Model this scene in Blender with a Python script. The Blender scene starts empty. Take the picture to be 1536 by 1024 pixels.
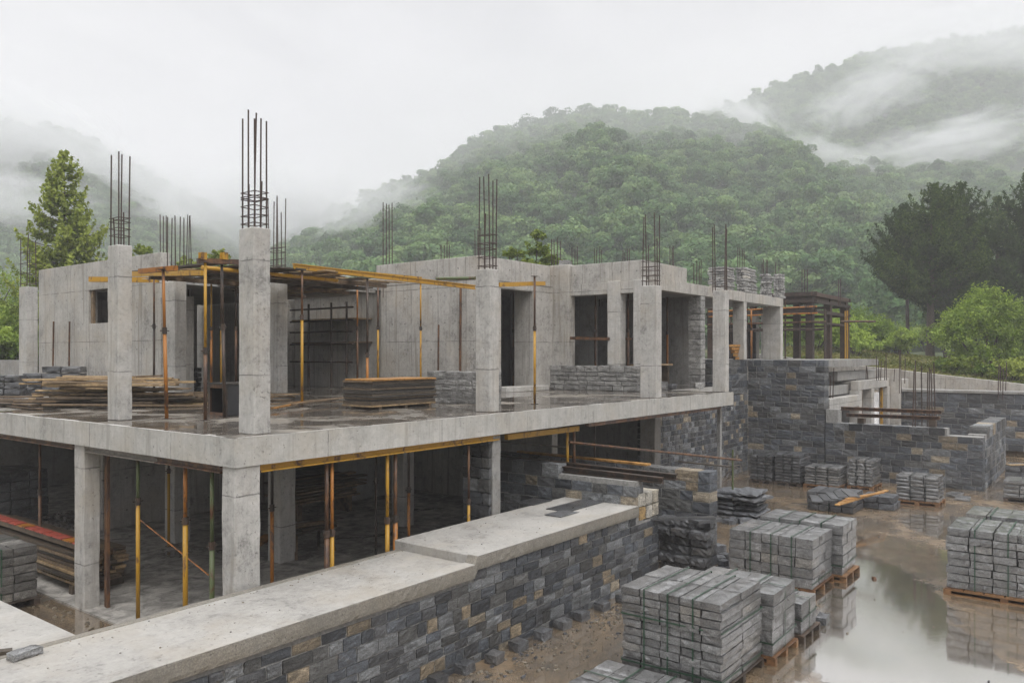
import bpy, bmesh, math, random
import numpy as np
from mathutils import Vector, Matrix
random.seed(7); RNG = np.random.default_rng(7)
SC = bpy.context.scene; COL = SC.collection
PI = math.pi
# ------------------------------------------------------------------ camera frame (metres; slab corner near the origin)
FPX, HX, HY = 1202., 768., 532.
RX, RY = .60854, -.79352; FX, FY = .79352, .60854
CAMX, CAMY, CAMZ = -7.08, -10.19, 4.61
def at(px, py=532, **k):
    a = (px-HX)/FPX; b = -(py-HY)/FPX
    d = (RX*a+FX, RY*a+FY, b)
    if 'z' in k: t = (k['z']-CAMZ)/d[2]
    elif 'x' in k: t = (k['x']-CAMX)/d[0]
    elif 'y' in k: t = (k['y']-CAMY)/d[1]
    else: t = k['D']
    return Vector((CAMX+d[0]*t, CAMY+d[1]*t, CAMZ+d[2]*t))
def zat(py, D): return CAMZ-(py-HY)*D/FPX
def depth(x, y): return (x-CAMX)*FX+(y-CAMY)*FY
# ------------------------------------------------------------------ materials
def new_mat(name):
    m = bpy.data.materials.new(name); m.use_nodes = True
    nt = m.node_tree; b = nt.nodes['Principled BSDF']
    return m, nt, b
class NT:
    def __init__(s, nt): s.nt = nt
    def n(s, t, **k):
        o = s.nt.nodes.new(t)
        for a, v in k.items():
            if a.startswith('_'): setattr(o, a[1:], v)
            else: o.inputs[a.replace('_', ' ')].default_value = v
        return o
    def l(s, a, b): s.nt.links.new(a, b)
    def math(s, op, a, b=None, c=None, clamp=False):
        o = s.nt.nodes.new('ShaderNodeMath'); o.operation = op; o.use_clamp = clamp
        for i, v in enumerate((a, b, c)):
            if v is None: continue
            if hasattr(v, 'is_linked'): s.l(v, o.inputs[i])
            else: o.inputs[i].default_value = v
        return o.outputs[0]
    def noise(s, vec, scale, detail=4, rough=.6, dist=0):
        o = s.n('ShaderNodeTexNoise', Scale=scale, Detail=detail, Roughness=rough, Distortion=dist)
        if vec is not None: s.l(vec, o.inputs['Vector'])
        return o.outputs['Fac']
    def ramp(s, fac, stops, interp='LINEAR'):
        o = s.nt.nodes.new('ShaderNodeValToRGB'); cr = o.color_ramp; cr.interpolation = interp
        while len(cr.elements) < len(stops): cr.elements.new(.5)
        for e, (p, c) in zip(cr.elements, stops):
            e.position = p; e.color = (c, c, c, 1) if isinstance(c, (int, float)) else (*c, 1)
        s.l(fac, o.inputs[0]); return o.outputs[0]
    def mix(s, fac, a, b, mode='MIX'):
        o = s.nt.nodes.new('ShaderNodeMix'); o.data_type = 'RGBA'; o.blend_type = mode
        for i, v in ((0, fac), (6, a), (7, b)):
            if hasattr(v, 'is_linked'): s.l(v, o.inputs[i])
            else: o.inputs[i].default_value = v if i == 0 else (*v, 1)
        return o.outputs[2]
    def bump(s, h, dist, strength=1.0, normal=None):
        o = s.n('ShaderNodeBump', Strength=strength, Distance=dist); s.l(h, o.inputs['Height'])
        if normal is not None: s.l(normal, o.inputs['Normal'])
        return o.outputs[0]
    def mapping(s, vec, scale):
        o = s.n('ShaderNodeMapping'); o.inputs['Scale'].default_value = scale; s.l(vec, o.inputs['Vector']); return o.outputs[0]
def pos(t): return t.n('ShaderNodeNewGeometry').outputs['Position']

def concrete(name, col, joint=None, var=.22, stain=.5, rough=.8, pits=1.0, grain=0.0, panel=0.0):
    m, nt, b = new_mat(name); t = NT(nt); P = pos(t)
    big = t.noise(P, .9, 6, .65); mid = t.noise(P, 4.5, 5, .7, .6); fine = t.noise(P, 60, 3, .7)
    streak = t.noise(t.mapping(P, (6, 6, .3)), 1.0, 6, .7, .3)
    v = t.math('ADD', t.math('MULTIPLY', big, .45), t.math('MULTIPLY', mid, .35))
    v = t.math('ADD', v, t.math('MULTIPLY', streak, .35))
    mott = t.noise(P, 15, 5, .75, .3)
    v = t.math('ADD', v, t.math('MULTIPLY', t.math('SUBTRACT', mott, .5), .3))
    c = t.ramp(v, [(.44, tuple(x*(1-var*2.0) for x in col)), (.53, tuple(x*(1-var*.6) for x in col)), (.60, col), (.71, tuple(min(1, x*(1+var*.8)) for x in col))])
    st = t.ramp(streak, [(.50, 0.0), (.64, 1.0)])
    c = t.mix(t.math('MULTIPLY', st, stain), c, tuple(x*.45 for x in (col[0]*1.02, col[1]*.96, col[2]*.88)))
    warm = t.ramp(t.noise(P, .7, 5, .65), [(.48, 0.0), (.66, 1.0)])
    c = t.mix(t.math('MULTIPLY', warm, .4), c, (col[0]*.92, col[1]*.82, col[2]*.68))
    pit = t.ramp(t.noise(P, 19, 2, .5), [(.29, 0.0), (.34, 1.0)])
    c = t.mix(t.math('MULTIPLY', t.math('SUBTRACT', 1.0, pit), .55*pits), c, tuple(x*.4 for x in col))
    if grain:
        g = t.ramp(t.noise(P, 45, 3, .8), [(.35, 0.0), (.65, 1.0)])
        c = t.mix(t.math('MULTIPLY', g, grain), c, tuple(x*.45 for x in col))
    h = t.math('ADD', t.math('MULTIPLY', fine, .25), t.math('MULTIPLY', mid, .6))
    h = t.math('ADD', h, t.math('MULTIPLY', pit, .5))
    if joint or panel:
        sp = nt.nodes.new('ShaderNodeSeparateXYZ'); t.l(P, sp.inputs[0])
        wob = t.math('MULTIPLY', t.math('SUBTRACT', mid, .5), .05)
        ms = []
        if joint:
            z = t.math('ADD', sp.outputs[2], wob)
            ms.append(t.math('LESS_THAN', t.math('ABSOLUTE', t.math('SUBTRACT', t.math('FRACT', t.math('DIVIDE', t.math('SUBTRACT', z, joint[0]), joint[1])), .5)), .011/joint[1]))
        if panel:
            u = t.math('ADD', t.math('ADD', sp.outputs[0], sp.outputs[1]), wob)
            ms.append(t.math('LESS_THAN', t.math('ABSOLUTE', t.math('SUBTRACT', t.math('FRACT', t.math('DIVIDE', u, panel)), .5)), .010/panel))
        if joint and panel:
            du = t.math('MULTIPLY', t.math('SUBTRACT', t.math('FRACT', t.math('DIVIDE', u, panel*.5)), .5), panel*.5)
            dz = t.math('MULTIPLY', t.math('SUBTRACT', t.math('FRACT', t.math('DIVIDE', z, .87)), .5), .87)
            rr = t.math('SQRT', t.math('ADD', t.math('MULTIPLY', du, du), t.math('MULTIPLY', dz, dz)))
            ms.append(t.math('LESS_THAN', rr, .028))
        k = ms[0]
        for e_ in ms[1:]: k = t.math('MAXIMUM', k, e_)
        brk = t.ramp(t.noise(P, 2.2, 2), [(.38, .25), (.55, 1.0)])
        k = t.math('MULTIPLY', k, brk)
        c = t.mix(t.math('MULTIPLY', k, .75), c, tuple(x*.28 for x in col))
        h = t.math('SUBTRACT', h, t.math('MULTIPLY', k, 1.2))
    t.l(c, b.inputs['Base Color'])
    t.l(t.ramp(mid, [(.3, rough-.25), (.7, rough)]), b.inputs['Roughness'])
    t.l(t.bump(h, .02, .8), b.inputs['Normal'])
    return m

def wet_floor(name, dry, wet, lo=.46, hi=.58, scale=.5, rdry=.5, mirror=.0, zones=None, grit=1.0, stains=None):
    """muddy or concrete floor with standing water in noise-edged patches"""
    m, nt, b = new_mat(name); t = NT(nt); P = pos(t)
    n1 = t.noise(t.mapping(P, (1, 1, 0)), scale, 6, .6, .5); n2 = t.noise(P, 2.6, 7, .7, .6); n3 = t.noise(P, 26, 5, .8, .3)
    big = t.noise(P, .23, 3, .5)
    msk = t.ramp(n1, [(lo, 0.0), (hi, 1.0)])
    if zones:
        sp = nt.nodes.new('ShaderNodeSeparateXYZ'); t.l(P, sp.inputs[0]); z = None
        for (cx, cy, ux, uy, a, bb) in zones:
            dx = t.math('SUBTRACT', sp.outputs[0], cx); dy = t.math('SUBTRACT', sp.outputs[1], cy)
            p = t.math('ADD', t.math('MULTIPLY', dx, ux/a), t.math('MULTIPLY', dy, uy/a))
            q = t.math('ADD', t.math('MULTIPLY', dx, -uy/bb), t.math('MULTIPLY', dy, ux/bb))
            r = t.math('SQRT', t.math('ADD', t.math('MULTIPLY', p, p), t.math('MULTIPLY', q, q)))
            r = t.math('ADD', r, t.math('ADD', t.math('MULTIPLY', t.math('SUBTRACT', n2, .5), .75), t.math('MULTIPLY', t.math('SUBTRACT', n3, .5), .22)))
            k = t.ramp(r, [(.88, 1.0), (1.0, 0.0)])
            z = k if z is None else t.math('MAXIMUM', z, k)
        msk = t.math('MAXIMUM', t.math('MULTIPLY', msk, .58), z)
    v = t.math('ADD', t.math('MULTIPLY', n2, .6), t.math('MULTIPLY', n3, .25*grit))
    v = t.math('ADD', v, t.math('MULTIPLY', big, .3))
    cd = t.ramp(v, [(.44, tuple(x*.4 for x in dry)), (.56, dry), (.70, tuple(min(1, x*1.7) for x in dry))])
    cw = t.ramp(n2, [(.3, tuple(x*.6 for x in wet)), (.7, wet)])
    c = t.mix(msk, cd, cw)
    if stains:
        c = t.mix(t.ramp(t.noise(P, 1.1, 4, .6), [(.56, 0.0), (.68, .8)]), c, stains)
    t.l(c, b.inputs['Base Color'])
    r = t.math('ADD', t.ramp(msk, [(0., rdry), (1., .04)]), t.math('MULTIPLY', t.math('MULTIPLY', n3, .25), t.math('SUBTRACT', 1.0, msk)))
    t.l(r, b.inputs['Roughness'])
    inv = t.math('SUBTRACT', 1.0, msk)
    hh = t.math('ADD', t.math('MULTIPLY', n3, .4), n2)
    hh = t.math('MULTIPLY', hh, t.math('MAXIMUM', inv, .0))
    rip = t.noise(t.mapping(P, (1, 1, 1)), 5.0, 3, .6)
    hh = t.math('ADD', hh, t.math('MULTIPLY', rip, .02))
    t.l(t.bump(hh, .03*grit, .5), b.inputs['Normal'])
    if mirror:
        g = t.n('ShaderNodeBsdfGlossy', Roughness=.07); g.inputs['Color'].default_value = (.95, .94, .93, 1)
        t.l(t.bump(t.math('MULTIPLY', rip, .05), .03, .3), g.inputs['Normal'])
        mx = nt.nodes.new('ShaderNodeMixShader'); out = nt.nodes['Material Output']
        lw = t.n('ShaderNodeLayerWeight', Blend=.5)
        t.l(t.math('MULTIPLY', msk, mirror), mx.inputs[0]); t.l(b.outputs[0], mx.inputs[1]); t.l(g.outputs[0], mx.inputs[2]); t.l(mx.outputs[0], out.inputs[0])
    return m

def stone_mat(name, use_attr=True, col=(.12, .125, .135), lo=.6, hi=1.5, wetr=(.3, .65), coat=0):
    m, nt, b = new_mat(name); t = NT(nt)
    tc = t.n('ShaderNodeTexCoord')
    P = pos(t) if use_attr else tc.outputs['Object']
    if use_attr:
        a = t.n('ShaderNodeAttribute'); a.attribute_name = 'Col'; base = a.outputs['Color']
    else:
        oi = t.n('ShaderNodeObjectInfo')
        off = nt.nodes.new('ShaderNodeVectorMath'); off.operation = 'ADD'
        t.l(P, off.inputs[0]); mu = t.math('MULTIPLY', oi.outputs['Random'], 37.0); t.l(mu, off.inputs[1]); P = off.outputs[0]
        base = t.ramp(oi.outputs['Random'], [(0, tuple(x*lo for x in col)), (.5, col), (.93, tuple(x*hi for x in col)), (1, (col[0]*1.4, col[1]*1.32, col[2]*1.2))])
    n1 = t.noise(P, 4.0, 6, .7, 1.6); n2 = t.noise(t.mapping(P, (3, 3, 14)), 1.4, 5, .7, .8); n3 = t.noise(P, 55, 4, .7)
    v = t.math('ADD', t.math('MULTIPLY', n1, .5), t.math('MULTIPLY', n2, .5))
    k = t.ramp(v, [(.40, .45), (.5, .9), (.58, 1.2), (.68, 2.2)])
    k2 = t.ramp(n3, [(.35, .5), (.65, 1.5)])
    c = t.mix(1.0, t.mix(1.0, base, k, 'MULTIPLY'), k2, 'MULTIPLY')
    rust = t.ramp(t.noise(P, 1.7, 5, .65, .8), [(.64, 0.0), (.76, .4)])
    c = t.mix(rust, c, (.21, .15, .085))
    t.l(c, b.inputs['Base Color'])
    if coat: b.inputs['Coat Weight'].default_value = coat; b.inputs['Coat Roughness'].default_value = .16; b.inputs['Coat IOR'].default_value = 1.9
    t.l(t.ramp(n1, [(.3, wetr[0]), (.7, wetr[1])]), b.inputs['Roughness'])
    h = t.math('ADD', t.math('MULTIPLY', v, 1.0), t.math('MULTIPLY', n3, .3))
    t.l(t.bump(h, .03, .9), b.inputs['Normal'])
    return m

def wood_mat(name, c1, c2, c3, rough=.6, axis=(1, 1, 1)):
    m, nt, b = new_mat(name); t = NT(nt); tc = t.n('ShaderNodeTexCoord'); oi = t.n('ShaderNodeObjectInfo')
    off = nt.nodes.new('ShaderNodeVectorMath'); off.operation = 'ADD'
    t.l(tc.outputs['Object'], off.inputs[0]); t.l(t.math('MULTIPLY', oi.outputs['Random'], 53.0), off.inputs[1])
    P = off.outputs[0]
    g = t.noise(t.mapping(P, axis), 9, 5, .7, .5); s = t.noise(P, 2.2, 4, .6)
    base = t.ramp(oi.outputs['Random'], [(0, c1), (.45, c2), (1, c3)])
    c = t.mix(1.0, base, t.ramp(g, [(.3, .45), (.55, 1.0), (.75, 1.35)]), 'MULTIPLY')
    c = t.mix(t.ramp(s, [(.5, 0.0), (.7, .7)]), c, tuple(x*.35 for x in c1))
    t.l(c, b.inputs['Base Color']); b.inputs['Roughness'].default_value = rough
    t.l(t.bump(g, .006, .6), b.inputs['Normal'])
    return m

def paint_metal(name, paint, rust=(.10, .045, .02), amt=.5, rough=.45, metallic=.0, scale=5):
    m, nt, b = new_mat(name); t = NT(nt); P = pos(t)
    n = t.noise(t.mapping(P, (1, 1, .45)), scale, 6, .7, .4); f = t.noise(P, 40, 3, .6)
    k = t.ramp(n, [(amt-.04, 0.0), (amt+.06, 1.0)])
    c = t.mix(k, t.mix(f, tuple(x*.4 for x in rust), tuple(min(1, x*1.5) for x in rust)), t.mix(f, tuple(x*.7 for x in paint), paint))
    t.l(c, b.inputs['Base Color']); b.inputs['Roughness'].default_value = rough; b.inputs['Metallic'].default_value = metallic
    t.l(t.bump(t.math('ADD', f, n), .004, .5), b.inputs['Normal'])
    return m

def leaf_mat(name, c1, c2, c3, trans=.25, rough=.55):
    m, nt, b = new_mat(name); t = NT(nt); oi = t.n('ShaderNodeObjectInfo'); P = pos(t)
    at_ = t.n('ShaderNodeAttribute'); at_.attribute_name = 'Col'
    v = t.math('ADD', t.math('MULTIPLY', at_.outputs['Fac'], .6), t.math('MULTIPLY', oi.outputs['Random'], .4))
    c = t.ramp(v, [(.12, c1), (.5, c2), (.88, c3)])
    t.l(c, b.inputs['Base Color']); b.inputs['Roughness'].default_value = rough
    b.inputs['Specular IOR Level'].default_value = .12
    tr = t.n('ShaderNodeBsdfTranslucent'); t.l(t.mix(1.0, c, (1.0, 1.0, .5), 'MULTIPLY'), tr.inputs['Color'])
    mx = nt.nodes.new('ShaderNodeMixShader'); mx.inputs[0].default_value = trans
    t.l(b.outputs[0], mx.inputs[1]); t.l(tr.outputs[0], mx.inputs[2]); t.l(mx.outputs[0], nt.nodes['Material Output'].inputs[0])
    return m
def plain(name, col, rough=.6, var=.3, scale=8):
    m, nt, b = new_mat(name); t = NT(nt); P = pos(t)
    n = t.noise(P, scale, 5, .65, .4)
    t.l(t.ramp(n, [(.3, tuple(x*(1-var) for x in col)), (.7, tuple(min(1, x*(1+var)) for x in col))]), b.inputs['Base Color'])
    b.inputs['Roughness'].default_value = rough; t.l(t.bump(n, .008, .4), b.inputs['Normal'])
    return m
#MATS
M = {}
M['conc'] = concrete('cast concrete', (.46, .447, .425), joint=(3.4-.85+1.75/2, 1.75), stain=.55, var=.26)
M['wallc'] = concrete('cast concrete wall', (.43, .412, .385), joint=(3.4-.1+1.75/2, 1.75), panel=1.22, stain=.75, var=.27)
M['edge'] = concrete('slab edge concrete', (.45, .44, .415), panel=2.7, stain=.5)
M['cope'] = concrete('coping concrete', (.365, .352, .33), stain=.2, var=.2, pits=.5, rough=.75)
M['copef'] = concrete('coping aggregate concrete', (.27, .25, .215), stain=.3, var=.25, grain=.85)
M['grey'] = concrete('old grey concrete', (.30, .295, .285), stain=.5, var=.3)
M['slab'] = wet_floor('wet slab', (.25, .225, .19), (.135, .118, .10), .38, .52, .55, .36, grit=.35, stains=(.17, .14, .11))
M['floor'] = wet_floor('ground floor concrete', (.40, .38, .35), (.14, .13, .12), .58, .66, .45, .55, grit=.5)
M['stone'] = stone_mat('slate masonry')
M['block'] = stone_mat('grey slate blocks', False, (.155, .155, .155), .7, 1.35, (.25, .5), .9)
M['lblock'] = stone_mat('pale stone blocks', False, (.30, .295, .285), .75, 1.25, (.4, .7))
M['bblock'] = stone_mat('brownish slate blocks', False, (.125, .118, .108), .6, 1.4, (.3, .6))
M['dblock'] = stone_mat('dark slate blocks', False, (.075, .077, .082), .6, 1.5, (.25, .5), .4)
M['mortar'] = plain('mortar', (.25, .245, .235), .85, .35, 14)
M['strap'] = plain('green strap', (.018, .055, .03), .45, .3)
M['dstrap'] = plain('dark strap', (.012, .02, .016), .4, .3)
M['pallet'] = wood_mat('pallet timber', (.13, .06, .025), (.22, .11, .045), (.28, .15, .065), .55)
M['dpallet'] = wood_mat('dark wet pallet timber', (.045, .035, .028), (.06, .045, .035), (.09, .06, .04), .5)
M['plank'] = wood_mat('weathered plank', (.13, .09, .055), (.29, .20, .11), (.48, .34, .18), .6)
M['oldplank'] = wood_mat('old dark plank', (.035, .028, .02), (.09, .065, .042), (.19, .125, .07), .6)
M['panel'] = wood_mat('formwork panel', (.035, .03, .025), (.065, .055, .045), (.14, .095, .05), .5)
M['yplank'] = wood_mat('orange timber', (.30, .14, .03), (.42, .21, .05), (.5, .28, .09), .55)
M['yellow'] = paint_metal('worn yellow paint', (.50, .27, .02), amt=.40)
M['orange'] = paint_metal('worn orange paint', (.42, .16, .02), amt=.44)
M['rust'] = paint_metal('rusty steel', (.16, .075, .03), (.06, .03, .018), amt=.5)
M['darkrust'] = paint_metal('dark rusty steel', (.075, .045, .03), (.03, .022, .017), amt=.5)
M['greenpaint'] = paint_metal('worn green paint', (.10, .13, .05), amt=.42)
M['rebar'] = plain('rebar steel', (.055, .035, .027), .6, .4, 20)
M['steel'] = plain('grey steel tube', (.16, .14, .12), .45, .4)
M['red'] = plain('red painted timber', (.30, .055, .035), .6, .55, 9)
M['black'] = plain('black film faced panel and opening shade', (.02, .02, .022), .35, .4)
M['rock'] = stone_mat('broken slate', False, (.10, .105, .115), .6, 1.6, (.25, .5))
M['tarp'] = plain('grey sheet', (.42, .41, .39), .4, .3, 3)
M['bark'] = plain('bark', (.07, .052, .04), .9, .5, 9)
M['formw'] = wood_mat('dark formwork boards', (.035, .022, .017), (.05, .032, .024), (.075, .045, .03), .7)
M['leafL'] = leaf_mat('fir green leaves', (.06, .10, .016), (.19, .25, .04), (.40, .45, .10))
M['leafB'] = leaf_mat('bright green leaves', (.07, .125, .020), (.18, .27, .045), (.38, .48, .10), .3)
M['leafY'] = leaf_mat('yellow green leaves', (.10, .15, .022), (.22, .28, .045), (.38, .43, .10), .3)
M['leafP'] = leaf_mat('pine needles', (.014, .032, .008), (.046, .082, .021), (.14, .20, .05), .2, .8)
M['leafF'] = leaf_mat('forest leaves', (.034, .085, .034), (.095, .18, .068), (.225, .325, .13), .25, .7)
# ------------------------------------------------------------------ mesh helpers
ORG = {}
def setp(o, label=None, cat=None, group=None, kind=None):
    if label: o['label'] = label
    if cat: o['category'] = cat
    if group: o['group'] = group
    if kind: o['kind'] = kind
    return o
def thing(name, label, cat, loc=(0, 0, 0), group=None):
    o = bpy.data.objects.new(name, None); COL.objects.link(o); o.location = loc; o.empty_display_size = .1
    ORG[o.name] = Vector(loc)
    return setp(o, label, cat, group)
def org(o):
    v = Vector((0, 0, 0))
    while o: v = v+o.location; o = o.parent
    return v
class MB:
    def __init__(s): s.v = []; s.f = []; s.c = None
    def quad(s, a, b, c, d):
        n = len(s.v); s.v += [tuple(a), tuple(b), tuple(c), tuple(d)]; s.f.append((n, n+1, n+2, n+3)); return s
    def hexa(s, p):           # 8 corners: bottom 0-3 ccw, top 4-7
        n = len(s.v); s.v += [tuple(q) for q in p]
        for q in ((3, 2, 1, 0), (4, 5, 6, 7), (0, 1, 5, 4), (1, 2, 6, 5), (2, 3, 7, 6), (3, 0, 4, 7)): s.f.append(tuple(n+i for i in q))
        return s
    def box(s, x0, x1, y0, y1, z0, z1):
        return s.hexa([(x0, y0, z0), (x1, y0, z0), (x1, y1, z0), (x0, y1, z0), (x0, y0, z1), (x1, y0, z1), (x1, y1, z1), (x0, y1, z1)])
    def bar(s, a, b, w, h, up=(0, 0, 1)):     # rectangular bar from a to b
        a, b = Vector(a), Vector(b); d = (b-a).normalized(); up = Vector(up)
        sd = d.cross(up)
        if sd.length < 1e-4: sd = d.cross(Vector((1, 0, 0)))
        sd.normalize(); u = sd.cross(d).normalized(); sd *= w/2; u *= h/2
        return s.hexa([a-sd-u, b-sd-u, b+sd-u, a+sd-u, a-sd+u, b-sd+u, b+sd+u, a+sd+u])
    def tube(s, a, b, r, n=8, r2=None, cap=True):
        a, b = Vector(a), Vector(b); d = (b-a).normalized(); r2 = r if r2 is None else r2
        x = d.orthogonal().normalized(); y = d.cross(x); k = len(s.v)
        for i in range(n):
            an = 2*PI*i/n; o = x*math.cos(an)+y*math.sin(an); s.v += [tuple(a+o*r), tuple(b+o*r2)]
        for i in range(n):
            j = (i+1) % n; s.f.append((k+2*i, k+2*j, k+2*j+1, k+2*i+1))
        if cap:
            s.f.append(tuple(k+2*i for i in range(n))[::-1]); s.f.append(tuple(k+2*i+1 for i in range(n)))
        return s
    def path(s, pts, r, n=6):
        for a, b in zip(pts, pts[1:]): s.tube(a, b, r, n)
        return s
    def build(s, name, mat, parent=None, smooth=False, bevel=0, loc=None):
        me = bpy.data.meshes.new(name)
        o0 = Vector(loc) if loc is not None else (org(parent) if parent else Vector((0, 0, 0)))
        ox, oy, oz = o0
        me.from_pydata([(x-ox, y-oy, z-oz) for x, y, z in s.v], [], s.f); me.update()
        if bevel:
            bm = bmesh.new(); bm.from_mesh(me)
            bmesh.ops.bevel(bm, geom=bm.edges[:], offset=bevel, segments=1, affect='EDGES', profile=.5)
            bm.to_mesh(me); bm.free()
        if smooth: me.polygons.foreach_set('use_smooth', [True]*len(me.polygons))
        me.materials.append(mat)
        o = bpy.data.objects.new(name, me); COL.objects.link(o)
        if parent: o.parent = parent
        elif loc is not None: o.location = loc
        return o
def box(name, mat, parent, x0, x1, y0, y1, z0, z1, bevel=.012):
    return MB().box(x0, x1, y0, y1, z0, z1).build(name, mat, parent, bevel=bevel)
# rough blocks ------------------------------------------------------
def template(nx, ny, nz):
    idx = {}; vs = []; fs = []
    def vid(i, j, k):
        if (i, j, k) not in idx: idx[(i, j, k)] = len(vs); vs.append((i/nx-.5, j/ny-.5, k/nz-.5))
        return idx[(i, j, k)]
    for i in range(nx):
        for j in range(ny):
            fs.append((vid(i, j, 0), vid(i, j+1, 0), vid(i+1, j+1, 0), vid(i+1, j, 0)))
            fs.append((vid(i, j, nz), vid(i+1, j, nz), vid(i+1, j+1, nz), vid(i, j+1, nz)))
    for i in range(nx):
        for k in range(nz):
            fs.append((vid(i, 0, k), vid(i+1, 0, k), vid(i+1, 0, k+1), vid(i, 0, k+1)))
            fs.append((vid(i, ny, k), vid(i, ny, k+1), vid(i+1, ny, k+1), vid(i+1, ny, k)))
    for j in range(ny):
        for k in range(nz):
            fs.append((vid(0, j, k), vid(0, j, k+1), vid(0, j+1, k+1), vid(0, j+1, k)))
            fs.append((vid(nx, j, k), vid(nx, j+1, k), vid(nx, j+1, k+1), vid(nx, j, k+1)))
    return np.array(vs), np.array(fs)
TPL = {}
def rough_block(size, amp=.01, edge=.012, seg=(4, 3, 3), rng=RNG):
    if seg not in TPL: TPL[seg] = template(*seg)
    t, f = TPL[seg]; size = np.array(size); v = t*size
    ext = np.abs(np.abs(t)-.5) < 1e-6; cnt = ext.sum(1)
    v = v-np.sign(t)*ext*((cnt >= 2)[:, None]*edge*rng.uniform(.3, 1.3, (len(t), 1)))
    v = v+ext*rng.normal(0, amp*.6, (len(t), 3))*(cnt == 1)[:, None]+ext*rng.normal(0, amp*.3, (len(t), 3))+rng.normal(0, amp*.15, (len(t), 3))
    return v, f
class Stones:
    """many rough stones gathered into the one masonry mesh of a wall, each with its own colour"""
    def __init__(s): s.v = []; s.f = []; s.c = []; s.n = 0
    def add(s, c, size, col, amp=.010, edge=.014, seg=(4, 3, 3)):
        v, f = rough_block(size, amp, edge, seg); s.v.append(v+np.array(c)); s.f.append(f+s.n); s.n += len(v)
        s.c.append(np.tile(np.array([*col, 1.0]), (len(v), 1)))
    def build(s, name, mat, parent):
        v = np.vstack(s.v)-np.array(org(parent)); f = np.vstack(s.f); c = np.vstack(s.c)
        me = bpy.data.meshes.new(name); me.from_pydata(v.tolist(), [], f.tolist()); me.update()
        a = me.color_attributes.new('Col', 'FLOAT_COLOR', 'POINT'); a.data.foreach_set('color', c.astype(np.float32).ravel())
        me.polygons.foreach_set('use_smooth', [False]*len(me.polygons))
        me.materials.append(mat); o = bpy.data.objects.new(name, me); COL.objects.link(o); o.parent = parent
        return o
def stone_col(tan=.06, k=1.0):
    r = random.random()
    if k > 1.9: g = random.uniform(.75, 1.3)*k; return (.102*g, .100*g, .096*g)
    if r < tan: c = random.choice([(.22, .175, .12), (.19, .155, .11), (.24, .205, .155)]); g = random.uniform(.8, 1.4)
    elif r < tan+.16: c = (.13, .135, .14); g = random.uniform(1.0, 1.5)
    else: c = random.choice([(.074, .080, .090), (.079, .081, .086), (.068, .075, .086), (.085, .085, .083)]); g = random.uniform(.5, 1.5)
    return tuple(x*g*k for x in c)
def masonry(st, axis, u0, u1, face, thick, z0, top, ch=(.17, .27), ln=(.26, .55), tan=.06, k=1.0, amp=.010, gap=.012, seg=(4, 3, 3), topfn=None):
    """stones laid in courses along axis; face = coordinate of the outer face, thick = signed depth behind it"""
    z = z0
    while z < top-.04:
        h = min(random.uniform(*ch), top-z)
        if top-(z+h) < ch[0]*.7: h = top-z
        u = u0; first = True
        while u < u1-.02:
            L = random.uniform(*ln)*(1.0 if not first else random.uniform(.5, 1)); first = False
            if u1-(u+L) < ln[0]*.6: L = u1-u
            zt = topfn(u+L/2) if topfn else top
            if z+h*.5 < zt:
                cu, cz = u+L/2, z+h/2; w = abs(thick); cf = face+thick/2+random.uniform(-.008, .008)
                if axis == 'x': st.add((cu, cf, cz), (L-gap, w, h-gap), stone_col(tan, k), amp, .007, seg)
                else: st.add((cf, cu, cz), (w, L-gap, h-gap), stone_col(tan, k), amp, .007, seg)
            u += L
        z += h
def stone_wall(name, label, axis, u0, u1, face, thick, z0, top, cat='stone wall', group=None, topfn=None, core=True, **kw):
    mid = (u0+u1)/2
    loc = (mid, face, z0) if axis == 'x' else (face, mid, z0)
    r = thing(name, label, cat, loc, group)
    st = Stones(); masonry(st, axis, u0, u1, face, thick, z0, top, topfn=topfn, **kw); st.build('masonry', M['stone'], r)
    if core:
        s = 1 if thick > 0 else -1; a, b = sorted((face+s*.022, face+thick-s*.022)); mb = MB(); n = 24
        for i in range(n):
            p, q = u0+.03+(u1-u0-.06)*i/n, u0+.03+(u1-u0-.06)*(i+1)/n
            zt = (topfn((p+q)/2) if topfn else top)-.03
            if axis == 'x': mb.box(p, q, a, b, z0, zt)
            else: mb.box(a, b, p, q, z0, zt)
        mb.build('mortar', M['mortar'], r)
    return r
# ================================================================== THE UNFINISHED BUILDING
BLD = thing('concrete_building', 'unfinished two storey concrete frame building with bare columns and rusty starter bars', 'building', (-.36, 0, 0))
S = 3.4
def concrete_column(x0, x1, y0, y1, z0, z1, mat='conc', parent=BLD, name='column'):
    # shaft with slightly uneven arrises
    mb = MB(); n = 7
    for i in range(n):
        a, b = z0+(z1-z0)*i/n, z0+(z1-z0)*(i+1)/n
        pass
    bm = bmesh.new(); o = org(parent)
    bmesh.ops.create_cube(bm, size=1, matrix=Matrix.Translation(Vector(((x0+x1)/2, (y0+y1)/2, (z0+z1)/2))-o) @ Matrix.Diagonal((x1-x0, y1-y0, z1-z0, 1)))
    ed = [e for e in bm.edges if abs(e.verts[0].co.z-e.verts[1].co.z) > .5]
    bmesh.ops.subdivide_edges(bm, edges=ed, cuts=9)
    for v in bm.verts: v.co += Vector((random.gauss(0, .0035), random.gauss(0, .0035), random.gauss(0, .003)))
    bmesh.ops.bevel(bm, geom=[e for e in bm.edges if len(e.link_faces) == 2 and e.calc_face_angle(0) > .8], offset=.014, segments=1, affect='EDGES')
    me = bpy.data.meshes.new(name); bm.to_mesh(me); bm.free(); me.materials.append(M[mat])
    c = bpy.data.objects.new(name, me); COL.objects.link(c); c.parent = parent
    return c
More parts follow.
